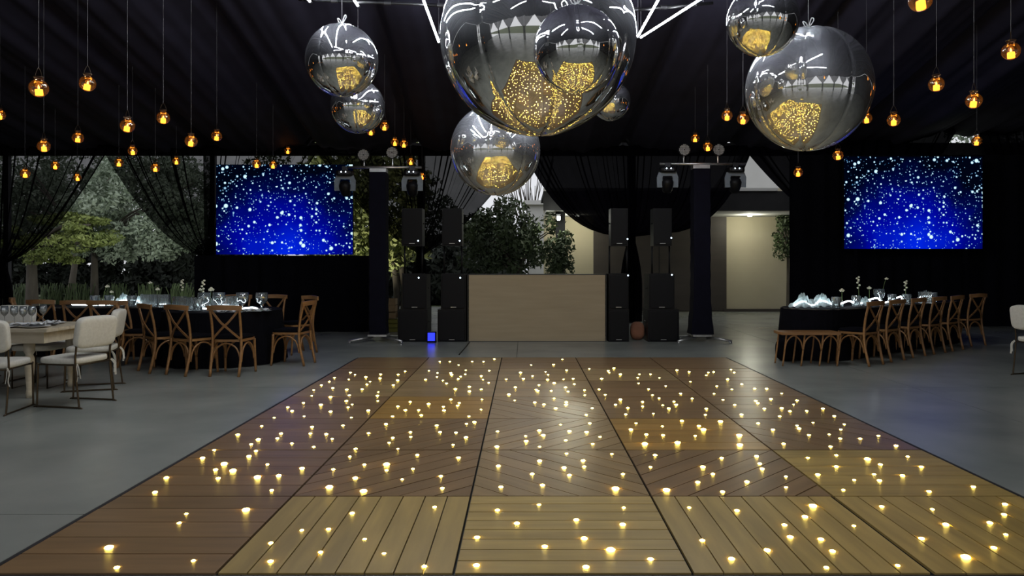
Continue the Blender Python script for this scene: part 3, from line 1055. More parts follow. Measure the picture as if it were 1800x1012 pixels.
def tower(px, D, zbar, bar_px, heads, pars, words, flare):
    X = PX(px, D)
    t = thing('truss_tower', 'cloth-wrapped black lighting tower ' + words, 'lighting tower', (X, D, 0), group='lighting towers')
    z0 = .14
    MB().grid(lambda u, v: (lambda a, wv: (wv * max(-1, min(1, 1.42 * math.cos(a))), wv * max(-1, min(1, 1.42 * math.sin(a))) , z0 + (zbar - .1 - z0) * v))
              (2 * PI * u, .150 + flare * max(0, 1 - v * 3.0) ** 2 + .004 * math.sin(v * 60 + 6 * u)), 48, 40).build('cloth_sleeve', 'navy_cloth', t, True)
    MB().box(-.17, .17, -.17, .17, .10, .135).build('base_plate', 'steel', t)
    for a in (-35, 215, 62, 118):
        c, s = math.cos(math.radians(a)), math.sin(math.radians(a))
        g = MB().tube([(c * .12, s * .12, .09), (c * .58, s * .58, .035)], .022, 8)
        g.lathe([(.03, 0), (.035, .012), (.02, .03)], 10, c=(c * .56, s * .56, 0), cap=True)
        g.build('outrigger', 'steel', t, True)
    MB().box(-.15, .15, -.1, .1, zbar - .10, zbar - .03).build('top_head', 'steel', t)
    b0, b1 = PX(bar_px[0], D) - X, PX(bar_px[1], D) - X
    MB().tube([(b0, 0, zbar), (b1, 0, zbar)], .024, 10).build('crossbar', 'steel', t, True)
    for hx, hy, lb in heads:
        q = P(hx, hy, D)
        h = thing('moving_head', lb, 'stage light', (q.x, D - .02, zbar - .03), group='moving head stage lights')
        # hangs upside down from the bar
        MB().rbox(0, 0, -.085, .30, .24, .10, e=6).build('base', 'black_plastic', h, True)
        MB().box(-.05, .05, -.03, .03, -.04, .045).build('clamp', 'dark_metal', h)
        MB().box(-.09, .09, -.126, -.120, -.11, -.06).build('control_panel', 'dark_metal', h)
        for sx in (-1, 1):
            MB().lathe([(.012, 0), (.010, .004), (.001, .005)], 8, M=Matrix.Translation((sx * .04, -.128, -.07)) @ Matrix.Rotation(PI / 2, 4, 'X')).build('display_light', 'led_dot', h)
        y = MB()
        pts = [(-.14, 0, -.40), (-.145, 0, -.22), (-.12, 0, -.155), (-.07, 0, -.14), (.07, 0, -.14), (.12, 0, -.155), (.145, 0, -.22), (.14, 0, -.40)]
        y.tube(pts, 1, flat=(.035, .10))
        y.build('yoke', 'grey_paint', h)
        hm = Matrix.Translation((0, 0, -.34)) @ Matrix.Rotation(math.radians(28), 4, 'X')
        MB().lathe([(.001, .12), (.07, .11), (.105, .05), (.105, -.04), (.09, -.12), (.075, -.15), (.07, -.15)], 20, M=hm).build('head', 'black_plastic', h, True)
        MB().lathe([(.07, -.145), (.05, -.155), (.001, -.16)], 20, M=hm).build('lens', 'clear_glass', h, True)
    for qx, qy, lb in pars:
        q = P(qx, qy, D)
        h = thing('par_light', lb, 'stage light', (q.x, D, zbar + .02), group='round par lights on the towers')
        zc_ = q.z - zbar - .02
        M = Matrix.Translation((0, -.05, zc_)) @ Matrix.Rotation(PI / 2, 4, 'X')
        MB().lathe([(.001, -.12), (.07, -.12), (.11, -.02), (.11, .02), (.10, .02)], 24, M=M).build('housing', 'black_plastic', h, True)
        MB().lathe([(.104, .012), (.001, .013)], 24, M=M).build('face_plate', 'panel_tray', h)
        led = MB()
        for i in range(-5, 6):
            for j in range(-5, 6):
                if i * i + j * j < 27 and (i or j):
                    led.lathe([(.0068, .014), (.0045, .018), (.001, .019)], 6, M=M @ Matrix.Translation((i * .0185, j * .0185, 0)))
        led.build('led_array', 'white_china', h)
        MB().tube([(0, 0, .0), (0, 0, zc_ - .10)], .014, 8).build('bracket', 'steel', h)


tower(666, 13.5, PZ(294, 13.5), (612, 741),
      [(607, 330, 'moving head light at left tower, in front of the left screen corner'), (725, 325, 'moving head light on the right arm of the left tower')],
      [(640, 273, 'round dotted lamp on the left tower, left one'), (690, 269, 'round dotted lamp on the left tower, right one')], 'left of the speaker stacks', .0)
tower(1231, 13.5, PZ(288, 13.5), (1160, 1311),
      [(1173, 318, 'moving head light on the left arm of the right tower'), (1292, 318, 'moving head light on the right arm beside the white gable')],
      [(1202, 264, 'round dotted lamp on the right tower, left one'), (1262, 264, 'round dotted lamp on the right tower, right one')], 'right of the speaker stacks', .05)

# blue uplight between the left subs
u = thing('blue_uplight', 'small floor light glowing deep blue between the left subwoofers', 'light', (PX(758, 13.25), 13.25, 0))
MB().box(-.075, .075, .02, .17, .02, .19).build('housing', 'black_plastic', u)
MB().box(-.062, .062, .004, .02, .035, .175).build('lit_face', 'blue_led', u)
MB().box(-.085, .085, .04, .14, 0, .02).build('base', 'black_plastic', u)
o = MB().tube(curve([(PX(826, 13.4), 13.3, .008), (PX(822, 12.9), 12.7, .008), (PX(815, 12.2), 12.2, .008), (PX(808, 11.6), 11.5, .008)], 24), .009, 6).build('power_cable', 'black_plastic', smooth=True)
tag(o, 'black cable on the floor from booth corner to dance floor', 'cable')
# terracotta-coloured bag between the right stacks
o = MB().rbox(PX(1121, 13.7), 13.75, .16, .27, .22, .34, e=2.6).build('canvas_bag', 'bark', smooth=True)
MATS['bag_rust'] = mat('bag_rust', (0.28, 0.12, 0.07), (0.18, 0.08, 0.05), rough=0.9)
o.data.materials[0] = MATS['bag_rust']
o.location.z = 0.01
tag(o, 'rust brown bag on the floor between the right subwoofers', 'bag')
# crates behind the left tower
for k, (cx_, z0, wd_, hh, m_, lb) in enumerate(((686, 0.0, .34, .27, 'crate_olive', 'olive crate on the floor behind the left tower'),
                                         (684, .275, .30, .42, 'crate_wood', 'brown wooden crate standing on the olive crate'),
                                         (711, 0.0, .26, .46, 'crate_wood', 'brown crate on the floor beside the olive crate'))):
    D = 15.4
    t = thing('crate', lb, 'crate', (PX(cx_, D), D + .25 * (k == 2), z0))
    for (a, b, c_, d_) in ((-wd_ / 2, wd_ / 2, -.14, -.125), (-wd_ / 2, wd_ / 2, .125, .14), (-wd_ / 2, -wd_ / 2 + .015, -.125, .125), (wd_ / 2 - .015, wd_ / 2, -.125, .125)):
        n = 3
        for q in range(n):
            MB().box(a, b, c_, d_, hh * q / n + .005, hh * (q + 1) / n - .008).build('slat', m_, t)
    MB().box(-wd_ / 2 + .015, wd_ / 2 - .015, -.125, .125, .0, .015).build('bottom', m_, t)


# ------------------------------------------------------------------ chairs
def tube_me(name, pts, r, m='chair_wood', n=8, k=14, flat=None):
    c = curve(pts, k) if len(pts) > 2 else [Vector(p) for p in pts]
    rr = r
    if isinstance(r, (list, tuple)):
        rr = [r[0] + (r[1] - r[0]) * i / (len(c) - 1) for i in range(len(c))]
    return MB().tube(c, rr, n, flat=flat).mesh(name, m, flat is None)


def outline(wb_, wf_, d, e=5.0, n=28):
    pts = []
    for i in range(n):
        q = 2 * PI * i / n
        cx_, sy_ = math.cos(q), math.sin(q)
        y = d / 2 * math.copysign(abs(sy_) ** (2 / e), sy_)
        wv = wb_ + (wf_ - wb_) * (y / d + .5)
        pts.append((wv / 2 * math.copysign(abs(cx_) ** (2 / e), cx_), y))
    return pts


CB = []   # (name, mesh)
CB.append(('seat', MB().prism(outline(.39, .45, .43), .435, .465).mesh('seat', 'chair_wood')))
cu = MB()
for z_, s_ in ((.466, .93), (.478, .97), (.497, .96), (.508, .88)):
    cu.v += [(x * s_, y * s_, z_) for x, y in outline(.39, .45, .43)]
for j in range(3):
    cu.f += [(j * 28 + i, j * 28 + (i + 1) % 28, (j + 1) * 28 + (i + 1) % 28, (j + 1) * 28 + i) for i in range(28)]
cu.f += [tuple(range(84, 112)), tuple(range(28))[::-1]]
CB.append(('cushion', cu.mesh('cushion', 'black_cloth', True)))
for s in (-1, 1):
    CB.append(('leg', tube_me('leg', [(s * .185, -.27, 0), (s * .19, -.215, .25), (s * .185, -.195, .45), (s * .185, -.215, .65), (s * .19, -.265, .86)], (.0185, .0165))))
    CB.append(('leg', tube_me('leg', [(s * .205, .205, 0), (s * .2, .19, .22), (s * .195, .18, .44)], (.0155, .020))))
CB.append(('top_rail', tube_me('top_rail', [(-.225, -.262, .865), (-.11, -.292, .872), (0, -.302, .875), (.11, -.292, .872), (.225, -.262, .865)], 1, flat=(.062, .024))))
for s in (-1, 1):
    yo = -.006 * s
    CB.append(('cross_brace', tube_me('cross_brace', [(-s * .175, -.255 + yo, .84), (-s * .06, -.262 + yo, .70), (0, -.258 + yo, .645), (s * .07, -.245 + yo, .58), (s * .178, -.205 + yo, .475)], 1, flat=(.026, .012))))
arch = [(-.185, 0, .18), (-.165, 0, .28), (-.11, 0, .37), (0, 0, .415), (.11, 0, .37), (.165, 0, .28), (.185, 0, .18)]
CB.append(('arch_brace', tube_me('arch_brace', [(x, -.212 + .01 * (z > .3), z) for x, y, z in arch], .0115, k=20)))
CB.append(('arch_brace', tube_me('arch_brace', [(x * 1.04, .190, z) for x, y, z in arch], .0115, k=20)))
for s in (-1, 1):
    CB.append(('arch_brace', tube_me('arch_brace', [(s * .19, x * 1.02 - .01, z) for x, y, z in arch], .0115, k=20)))

WC = []
WC.append(('seat_cushion', MB().rbox(0, .01, .465, .47, .47, .075, e=5.5, n=36, m=14).mesh('seat_cushion', 'white_fabric', True)))
Mb = Matrix.Translation((0, -.245, .745)) @ Matrix.Rotation(math.radians(9), 4, 'X')
WC.append(('back_cushion', MB().rbox(0, 0, 0, .50, .095, .315, e=5.5, n=40, m=20, M=Mb).mesh('back_cushion', 'white_fabric', True)))
WC.append(('piping', MB().tube([Mb @ Vector((x, -.03, z)) for x, z in [(.24 * math.copysign(abs(math.cos(q)) ** .35, math.cos(q)), .15 * math.copysign(abs(math.sin(q)) ** .35, math.sin(q))) for q in [2 * PI * i / 40 + .01 for i in range(40)]]], .005, 5, closed=True).mesh('piping', 'white_fabric', True)))
for s in (-1, 1):
    WC.append(('side_frame', tube_me('side_frame', [(s * .225, -.235, .70), (s * .225, -.21, .43), (s * .225, -.255, .011), (s * .225, -.25, .011), (s * .225, .235, .011), (s * .225, .238, .013), (s * .225, .225, .40), (s * .222, .20, .428), (s * .215, -.2, .428)], .0095, 'bronze_rod', k=64)))
    rb = MB()
    rb.tube(curve([(s * .222, -.23, .44), (s * .25, -.25, .40), (s * .245, -.262, .33), (s * .255, -.258, .27)], 8), 1, flat=(.02, .003))
    rb.tube(curve([(s * .222, -.23, .44), (s * .235, -.262, .39), (s * .226, -.27, .30)], 8), 1, flat=(.02, .003))
    WC.append(('tie_ribbon', rb.mesh('tie_ribbon', 'white_fabric')))
WC.append(('cross_rail', tube_me('cross_rail', [(-.225, .215, .425), (.225, .215, .425)], .009, 'bronze_rod')))
WC.append(('cross_rail', tube_me('cross_rail', [(-.225, -.21, .425), (.225, -.21, .425)], .009, 'bronze_rod')))


def place_chair(kind, X, Y, deg, label, group, from_rear=False):
    """deg: heading, 0 = facing away from the camera (+Y), positive turns left"""
    a = math.radians(deg)
    if from_rear:       # X,Y is the midpoint of the rear feet
        X += -math.sin(a) * .27
        Y += math.cos(a) * .27
    t = thing('crossback_chair' if kind == 'cb' else 'padded_chair', label, 'chair', (X, Y, 0), a, group)
    for nm, me in (CB if kind == 'cb' else WC):
        link(nm, me, t)
    return t


G1 = 'crossback chairs around the left tables'
place_chair('cb', -3.77, 9.32, -3, 'crossback wooden chair with black cushion, nearest the viewer at the round table', G1, True)
place_chair('cb', -4.43, 9.42, -28, 'crossback wooden chair at front left of the round table, second from nearest', G1, True)
place_chair('cb', -4.98, 9.70, -42, 'crossback wooden chair left of the round table, third from nearest', G1, True)
place_chair('cb', -5.58, 10.27, -78, 'crossback wooden chair seen edge-on at the left of the round table', G1, True)
place_chair('cb', -3.29, 10.5, 82, 'crossback wooden chair in profile at the right end of the round table', G1)
place_chair('cb', -3.62, 11.75, 140, 'crossback wooden chair behind the one in profile, at right rear of the round table', G1)
place_chair('cb', -4.20, 12.1, 172, 'crossback wooden chair on far side of round table, right of two', G1)
place_chair('cb', -4.74, 12.1, 187, 'crossback wooden chair on far side of round table, left of two', G1)
place_chair('cb', -5.97, 10.75, 2, 'crossback wooden chair behind the folded white chair back, at the left long table', G1, False)
place_chair('cb', -6.42, 10.85, 5, 'crossback wooden chair above the padded chair back, at the left long table', G1)
place_chair('cb', -6.98, 11.0, -6, 'crossback wooden chair at the left long table, second from its left end', G1)
place_chair('cb', -7.55, 11.4, -60, 'crossback wooden chair at the left end of the left long table', G1)
G2 = 'crossback chairs along the right table'
ords = ['nearest the viewer, first in the row', 'second in the row', 'third in the row', 'fourth in the row', 'fifth in the row']
for (x, y), wd in zip([(4.93, 10.33), (5.47, 10.80), (6.03, 11.26), (6.58, 11.68), (7.10, 12.08)], ords):
    place_chair('cb', x, y, 36, 'crossback wooden chair at right long table, ' + wd, G2, True)
place_chair('cb', 7.85, 12.75, 25, 'crossback wooden chair at far end of right long table, last in the row', G2, True)

G3 = 'padded white chairs'
place_chair('wc', -4.58, 7.56, 78, 'white padded chair with thin bronze legs, nearest full one at the left table', G3)
place_chair('wc', -4.94, 8.50, 108, 'white padded chair seen nearly edge-on behind the nearest one', G3)
place_chair('wc', PX(-8, 7.2), 7.2, 8, 'white padded chair cut by the left picture edge, nearest the viewer', G3)
place_chair('wc', PX(-8, 9.0), 9.1, 178, 'white padded chair on far side of whitewashed table, at the picture edge', G3)
place_chair('wc', PX(1842, 9.3), 9.35, -75, 'white padded chair at the right picture edge, partly cut off', G3)

for x, y, a, wd in ((-5.62, 8.62, 0, 'left one'), (PX(98, 9.15), 9.15, 8, 'right one')):
    t = thing('padded_stool', 'white padded stool with thin metal legs tucked behind whitewashed table, ' + wd, 'stool', (x, y, 0), math.radians(a), G3)
    link('seat_cushion', WC[0][1], t)
    for sg in (-1, 1):
        MB().tube([(sg * .2, -.2, .43), (sg * .2, -.2, .011), (sg * .2, .2, .011), (sg * .2, .2, .43)], .0095, 8).build('side_frame', 'bronze_rod', t, True)

# bench with bentwood arches and dark bag
t = thing('bentwood_bench', 'backless wooden bench with arched bentwood legs at the right table', 'bench', (4.0, 10.42, 0))
t.scale = (.88, 1, 1)
MB().prism([(-.46, -.17), (.46, -.17), (.48, 0), (.46, .2), (-.46, .2), (-.48, 0)], .435, .47).build('seat', 'chair_wood', t)
for x in (-.42, -.13, .16, .44):
    for y in (-.14, .17):
        MB().tube(curve([(x - .03, y, 0), (x, y, .2), (x + .03, y, .44)], 8), [.014] * 9, 8).build('leg', 'chair_wood', t, True)
for x0_, x1_ in ((-.42, -.13), (-.13, .16), (.16, .44)):
    xm = (x0_ + x1_) / 2
    MB().tube(curve([(x0_, -.145, .22), (x0_ + .04, -.145, .35), (xm, -.145, .425), (x1_ - .04, -.145, .35), (x1_, -.145, .22)], 18), .011, 8).build('arch_brace', 'chair_wood', t, True)
o = MB().rbox(PX(1386, 10.75), 10.8, .17, .34, .22, .34, e=2.7).build('black_bag', 'black_cloth', smooth=True)
tag(o, 'slumped black bag on the floor at the left end of the bench', 'bag')

# ------------------------------------------------------------------ tables
def cloth_over(name, path_fn, zt, label, flare=.06, n=120, m='black_cloth'):
    """top + skirt to the floor along a closed outline path_fn(q) -> (x,y), with folds"""
    b = MB()
    rings = []
    for zf, gr in ((1, 0.0), (1, 0.985), (.99, 1.0), (.9, 1.0), (.6, 1.0), (.3, 1.0), (.0, 1.0)):
        ring = []
        for i in range(n):
            x, y = path_fn(i / n)
            cx_, cy_ = path_fn.c
            drop = 1 - zf
            k = gr * (1 + 0) if gr < 1 else 1.0
            f = (1 + flare * drop * (1 + .5 * math.sin(i / n * 2 * PI * 22)))
            ring.append((cx_ + (x - cx_) * k * f, cy_ + (y - cy_) * k * f, .012 + (zt - .012) * zf))
        rings.append(ring)
    for r in rings[1:]:
        b.v += r
    for j in range(len(rings) - 2):
        for i in range(n):
            a, c = j * n + i, j * n + (i + 1) % n
            b.f.append((a, c, c + n, a + n))
    b.f.append(tuple(range(n)))
    o = b.build(name, m, smooth=False)
    return tag(o, label, 'tablecloth')


def table_frame(label, x, y, tops, legs, zt=.74, m='whitewash_wood', rz=0, name='banquet_table'):
    t = thing(name, label, 'table', (x, y, 0), rz)
    tops(t, zt)
    for lx, ly in legs:
        MB().tube([(lx, ly, 0), (lx, ly, zt - .03)], .025, 8).build('leg', 'dark_metal', t, True)
    return t


ZT_ = .755
TA = (-4.40, 10.85, .82)


def ring_fn(q):
    return (TA[0] + TA[2] * math.cos(2 * PI * q), TA[1] + TA[2] * math.sin(2 * PI * q))


ring_fn.c = TA[:2]
table_frame('round banquet table under a black cloth, left of the floor', TA[0], TA[1],
            lambda t, z: MB().lathe([(.001, z - .03), (.80, z - .03), (.80, z), (.001, z)], 40).build('tabletop', 'whitewash_wood', t),
            [(.5, .5), (-.5, .5), (.5, -.5), (-.5, -.5)], ZT_ - .005, name='round_table')
cloth_over('tablecloth', ring_fn, ZT_, 'black floor-length cloth on the round table', .07)


def capsule(a, b, r):
    a, b = Vector(a), Vector(b)
    d = (b - a)
    L_ = d.length
    d.normalize()
    nrm = Vector((-d.y, d.x))
    per = 2 * L_ + 2 * PI * r

    def fn(q):
        s = q * per
        if s < L_:
            p = a + d * s - nrm * r
        elif s < L_ + PI * r:
            an = (s - L_) / r - PI / 2
            p = b + d * math.cos(an) * r + nrm * math.sin(an) * r
        elif s < 2 * L_ + PI * r:
            p = b - d * (s - L_ - PI * r) + nrm * r
        else:
            an = (s - 2 * L_ - PI * r) / r + PI / 2
            p = a + d * math.cos(an) * r + nrm * math.sin(an) * r
        return (p.x, p.y)
    fn.c = tuple((a + b) / 2)
    return fn


tb = capsule((-7.2, 11.75), (-5.75, 11.75), .48)
td = capsule((4.45, 11.28), (7.35, 13.48), .5)


def cap_top(fn):
    def f(t, z):
        MB().prism([(fn(i / 60)[0] - fn.c[0], fn(i / 60)[1] - fn.c[1]) for i in range(60)], z - .03, z).build('tabletop', 'whitewash_wood', t)
    return f


table_frame('long banquet table under a black cloth behind the left round table', tb.c[0], tb.c[1], cap_top(tb), [(.6, .3), (-.6, .3), (.6, -.3), (-.6, -.3)], ZT_ - .005)
cloth_over('tablecloth', tb, ZT_, 'black floor-length cloth on the left long table', .05)
table_frame('long banquet table under a black cloth at the right', td.c[0], td.c[1], cap_top(td), [(1.2, 1.1), (-1.2, -.7), (1.3, .7), (-1.1, -1.1)], ZT_ - .005)
cloth_over('tablecloth', td, ZT_, 'black floor-length cloth on the right long table', .03)

# whitewashed table at the left edge
wx1 = -5.0
t = thing('whitewashed_table', 'whitewashed wooden dining table with turned legs at the left picture edge', 'table', (-6.05, 8.25, 0))
for k in range(5):
    MB().box(-1.05, 1.05, -.5 + .2 * k + .002, -.5 + .2 * (k + 1) - .002, .71, .745).build('plank', 'whitewash_wood', t)
for (a, b, c_, d_) in ((-1.0, 1.0, -.46, -.43), (-1.0, 1.0, .43, .46), (.97, 1.0, -.43, .43), (-1.0, -.97, -.43, .43)):
    MB().box(a, b, c_, d_, .59, .71).build('apron', 'whitewash_wood', t)
for lx, ly in ((.78, -.36), (.78, .36), (-.78, -.36), (-.78, .36)):
    MB().lathe([(.001, 0), (.03, 0), (.035, .04), (.028, .1), (.045, .3), (.05, .42), (.035, .46), (.055, .5), (.055, .59), (.001, .59)], 16, c=(lx, ly, 0)).build('leg', 'whitewash_wood', t, True)

# ---- tableware
wine_me = MB().lathe([(.001, .002), (.033, .002), (.034, .004), (.008, .008), (.004, .02), (.004, .09), (.012, .1), (.034, .125), (.040, .155), (.038, .185), (.033, .21), (.032, .21), (.037, .185), (.038, .155), (.032, .128), (.001, .104)], 18).mesh('glass', 'cut_glass', True)
gob_me = MB().lathe([(.001, .002), (.034, .002), (.034, .005), (.009, .009), (.006, .03), (.012, .045), (.045, .07), (.054, .11), (.05, .15), (.048, .15), (.05, .11), (.042, .075), (.001, .052)], 18).mesh('glass', 'cut_glass', True)
cut = MB()
cut.lathe([(.034, 0), (.042, .10), (.0415, .102), (.039, .10), (.031, .012), (.001, .012)], 10)
for i in range(10):
    a0 = 2 * PI * i / 10
    for s in (-1, 1):
        cut.tube([(.0355 * math.cos(a0), .0355 * math.sin(a0), .01), (.042 * math.cos(a0 + s * .628), .042 * math.sin(a0 + s * .628), .09)], .0022, 4)
cut_me = cut.mesh('glass', 'cut_glass')
cub = MB()
for z0_, z1_ in ((0, .013), (.013, .115)):
    cub.box(-.05, .05, -.05, .05, z0_, z1_)
for i in range(7):
    x = -.048 + .016 * i
    for y in (-.051, .051):
        cub.tube([(x, y, .004), (x, y, .112)], .0035, 4)
        cub.tube([(y, x, .004), (y, x, .112)], .0035, 4)
cub_me = cub.mesh('glass', 'cut_glass')
plate_me = MB().lathe([(.001, .004), (.08, .004), (.095, .009), (.135, .018), (.135, .02), (.093, .013), (.08, .008), (.001, .008)], 28).mesh('plate', 'white_china', True)


def drop_thing(name, me, x, y, label, cat, group, s=1.0, z=ZT_ + .001, rz=None):
    o = link(name, me, None, (x, y, z), rng.uniform(0, 3) if rz is None else rz, scale=(s, s, s))
    return tag(o, label, cat, group)


def at(px, D):
    return PX(px, D), D


ZW = .746
for px, D, wd in ((8, 8.3, 'leftmost'), (25, 8.25, 'second from left'), (41, 8.2, 'beside the plates, left of a pair'), (56, 8.3, 'beside the plates, right of a pair'), (76, 8.55, 'nearest the right end')):
    drop_thing('wine_glass', wine_me, *at(px, D), 'stemmed wine glass on the whitewashed table, ' + wd, 'glass', 'wine glasses on the whitewashed table', z=ZW)
for px, D, wd in ((64, 7.92, 'nearest its right end'), (92, 8.4, 'at the right corner'), (12, 7.92, 'at the picture edge')):
    drop_thing('plate', plate_me, *at(px, D), 'white plate on the whitewashed table, ' + wd, 'plate', 'plates on the whitewashed table', z=ZW)


def napkin_me(seed, w_=.2, d_=.12):
    r_ = random.Random(seed)
    a, b = r_.uniform(0, 6), r_.uniform(0, 6)
    m_ = MB().grid(lambda u, v: ((u - .5) * w_, (v - .5) * d_ * (1 + .3 * math.sin(u * 6 + a)), .012 + .014 * math.sin(u * 11 + a) * math.sin(v * 8 + b) + .012), 16, 12)
    m_.grid(lambda u, v: ((u - .5) * w_, (v - .5) * d_, .002), 2, 2)
    return m_.mesh('napkin', 'napkin', True)


nap = [napkin_me(i) for i in range(3)]
for px, D, k, wd in ((66, 7.98, 0, 'on the whitewashed table between plates'), (92, 8.2, 1, 'at the right end of the whitewashed table'), (36, 7.92, 2, 'under the glasses of the whitewashed table')):
    drop_thing('napkin', nap[k], *at(px, D), 'crumpled white napkin ' + wd, 'napkin', 'napkins', z=ZW + .02)
for px, D, k, wd in ((383, 10.2, 0, 'behind the nearest chair on the round table'), (412, 10.2, 1, 'right of the nearest chair back on the round table'), (446, 10.35, 2, 'at the right of the round table under the goblets'), (463, 10.5, 0, 'at the right rim of the round table')):
    drop_thing('napkin', nap[k], *at(px, D), 'bright crumpled napkin ' + wd, 'napkin', 'napkins', z=ZT_ + .001, rz=rng.uniform(-.4, .4))

# glasses on the three black tables
TG = 'cut glass tumblers on the black tables'
for px, D, me, nm, wd, cat in (
        (426, 10.75, gob_me, 'goblet', 'clear glass goblet on the round table, left of two', 'glass'),
        (460, 10.75, gob_me, 'goblet', 'clear glass goblet on the round table, right of two', 'glass'),
        (405, 10.95, cub_me, 'glass_cube', 'square ribbed glass cube on the round table behind nearest chair', 'glass'),
        (348, 10.45, cut_me, 'tumbler', 'cut glass tumbler on the round table above the second chair', 'glass'),
        (359, 10.72, gob_me, 'glass_bowl', 'round glass bowl holding a flower on the round table, left', 'glass'),
        (385, 10.8, gob_me, 'glass_bowl', 'round glass bowl holding a flower on the round table, right', 'glass'),
        (337, 10.75, cut_me, 'tumbler', 'cut glass tumbler at centre left of the round table', 'glass'),
        (316, 10.78, cub_me, 'glass_cube', 'pale blue ribbed glass cube at left rim of the round table', 'glass'),
        (330, 10.5, cub_me, 'glass_cube', 'ribbed glass cube at the front left of the round table', 'glass'),
        (167, 11.55, cut_me, 'tumbler', 'bright cut glass tumbler in front of the pale tree trunk', 'glass'),
        (192, 11.6, cut_me, 'tumbler', 'cut glass tumbler under the small white flowers, left table', 'glass'),
        (232, 11.5, cut_me, 'tumbler', 'cut glass tumbler beside the tulle mound, left table', 'glass'),
        (262, 11.48, cub_me, 'glass_cube', 'pale blue glass cube at the right of left long table, left of two', 'glass'),
        (288, 11.46, cub_me, 'glass_cube', 'pale blue glass cube at the right of left long table, right of two', 'glass'),
        (1470, 11.1, cut_me, 'tumbler', 'brightest cut glass tumbler at the left of the right table', 'glass'),
        (1505, 11.5, cut_me, 'tumbler', 'cut glass tumbler under the tall flower spike, right table', 'glass'),
        (1545, 12.15, gob_me, 'goblet', 'glass goblet beside the bent-stem flower, right table', 'glass'),
        (1568, 12.0, cut_me, 'tumbler', 'cut glass tumbler above the second chair of the right table', 'glass'),
        (1594, 12.1, cut_me, 'tumbler', 'cut glass tumbler under the small sprig, right table', 'glass'),
        (1626, 12.5, cub_me, 'glass_cube', 'ribbed glass cube near the far end of the right table', 'glass'),
        (1640, 12.8, cut_me, 'tumbler', 'cut glass tumbler at the far end of the right table', 'glass')):
    drop_thing(nm, me, *at(px, D), wd, cat, TG, s=1.65)

# tulle runners and light ropes
def rope(pts, label):
    o = MB().tube(curve(pts, 60), .011, 8).build('light_rope', 'rope_white', smooth=True)
    tag(o, label, 'light', 'glowing light ropes along the tables')


rope([(-5.02, 11.12, .80), (-4.95, 11.16, .83), (-4.62, 10.68, .775), (-4.4, 10.85, .79), (-4.15, 10.55, .775), (-3.95, 10.75, .785), (-3.8, 10.6, .775)], 'white glowing light rope winding over the round table')
rope([(-7.2, 11.8, .772), (-6.9, 11.65, .775), (-6.55, 11.7, .772), (-6.35, 11.76, .84), (-6.17, 11.92, .82), (-6.05, 11.7, .775), (-5.9, 11.7, .775), (-5.6, 11.6, .79)], 'white glowing light rope winding over the left long table')
rope([(4.1, 11.2, .785), (4.26, 11.26, .85), (4.44, 11.34, .785), (4.62, 11.45, .85), (4.82, 11.42, .785), (5.0, 11.35, .85), (5.3, 11.75, .775), (5.65, 11.85, .87), (5.95, 12.2, .775), (6.3, 12.35, .87), (6.55, 12.75, .775), (7.0, 13.0, .80)], 'white glowing light rope winding over the right table')


def tulle(x, y, sx, sy, h, seed, label, rz=0):
    r_ = random.Random(seed)
    a, b, c_ = (r_.uniform(0, 6) for _ in range(3))

    def fn(u, v):
        q, rr = 2 * PI * u, v
        edge = 1 + .12 * math.sin(3 * q + a) + .08 * math.sin(7 * q + b)
        z = h * (1 - rr ** 1.6) * (.72 + .22 * math.sin(q * 3 + rr * 6 + c_) + .16 * math.sin(q * 8 - rr * 9 + a) + .10 * math.sin(q * 17 + rr * 14 + b)) + .012 * (1 + math.sin(q * 11 + rr * 5)) * rr
        return (sx / 2 * rr * edge * math.cos(q), sy / 2 * rr * edge * math.sin(q), max(.004, z))
    o = MB().grid(fn, 110, 18).build('tulle_drape', 'tulle', smooth=True, loc=(x, y, ZT_ + .001), rz=rz)
    tag(o, label, 'drape', 'tulle heaps on the tables')


tulle(*at(216, 11.75), .27, .28, .18, 1, 'pale green tulle heap on the left long table')
tulle(*at(249, 11.88), .28, .26, .16, 2, 'white tulle heap right of the green one, left long table')
tulle(*at(336, 11.15), .30, .24, .13, 3, 'bluish tulle heap at left of the round table')
tulle(*at(368, 11.4), .34, .24, .13, 4, 'white tulle heap behind the tumblers on the round table')
tulle(*at(1412, 11.25), .40, .34, .20, 5, 'blue-white tulle heap at the left end of the right table')
tulle(*at(1445, 11.45), .40, .34, .19, 6, 'second blue-white tulle heap on the right table')
tulle(*at(1521, 11.72), .34, .22, .13, 7, 'low tulle heap under the flowers of the right table', .6)
tulle(*at(1628, 13.25), .40, .3, .16, 8, 'far tulle heap at the far end of the right table', .6)

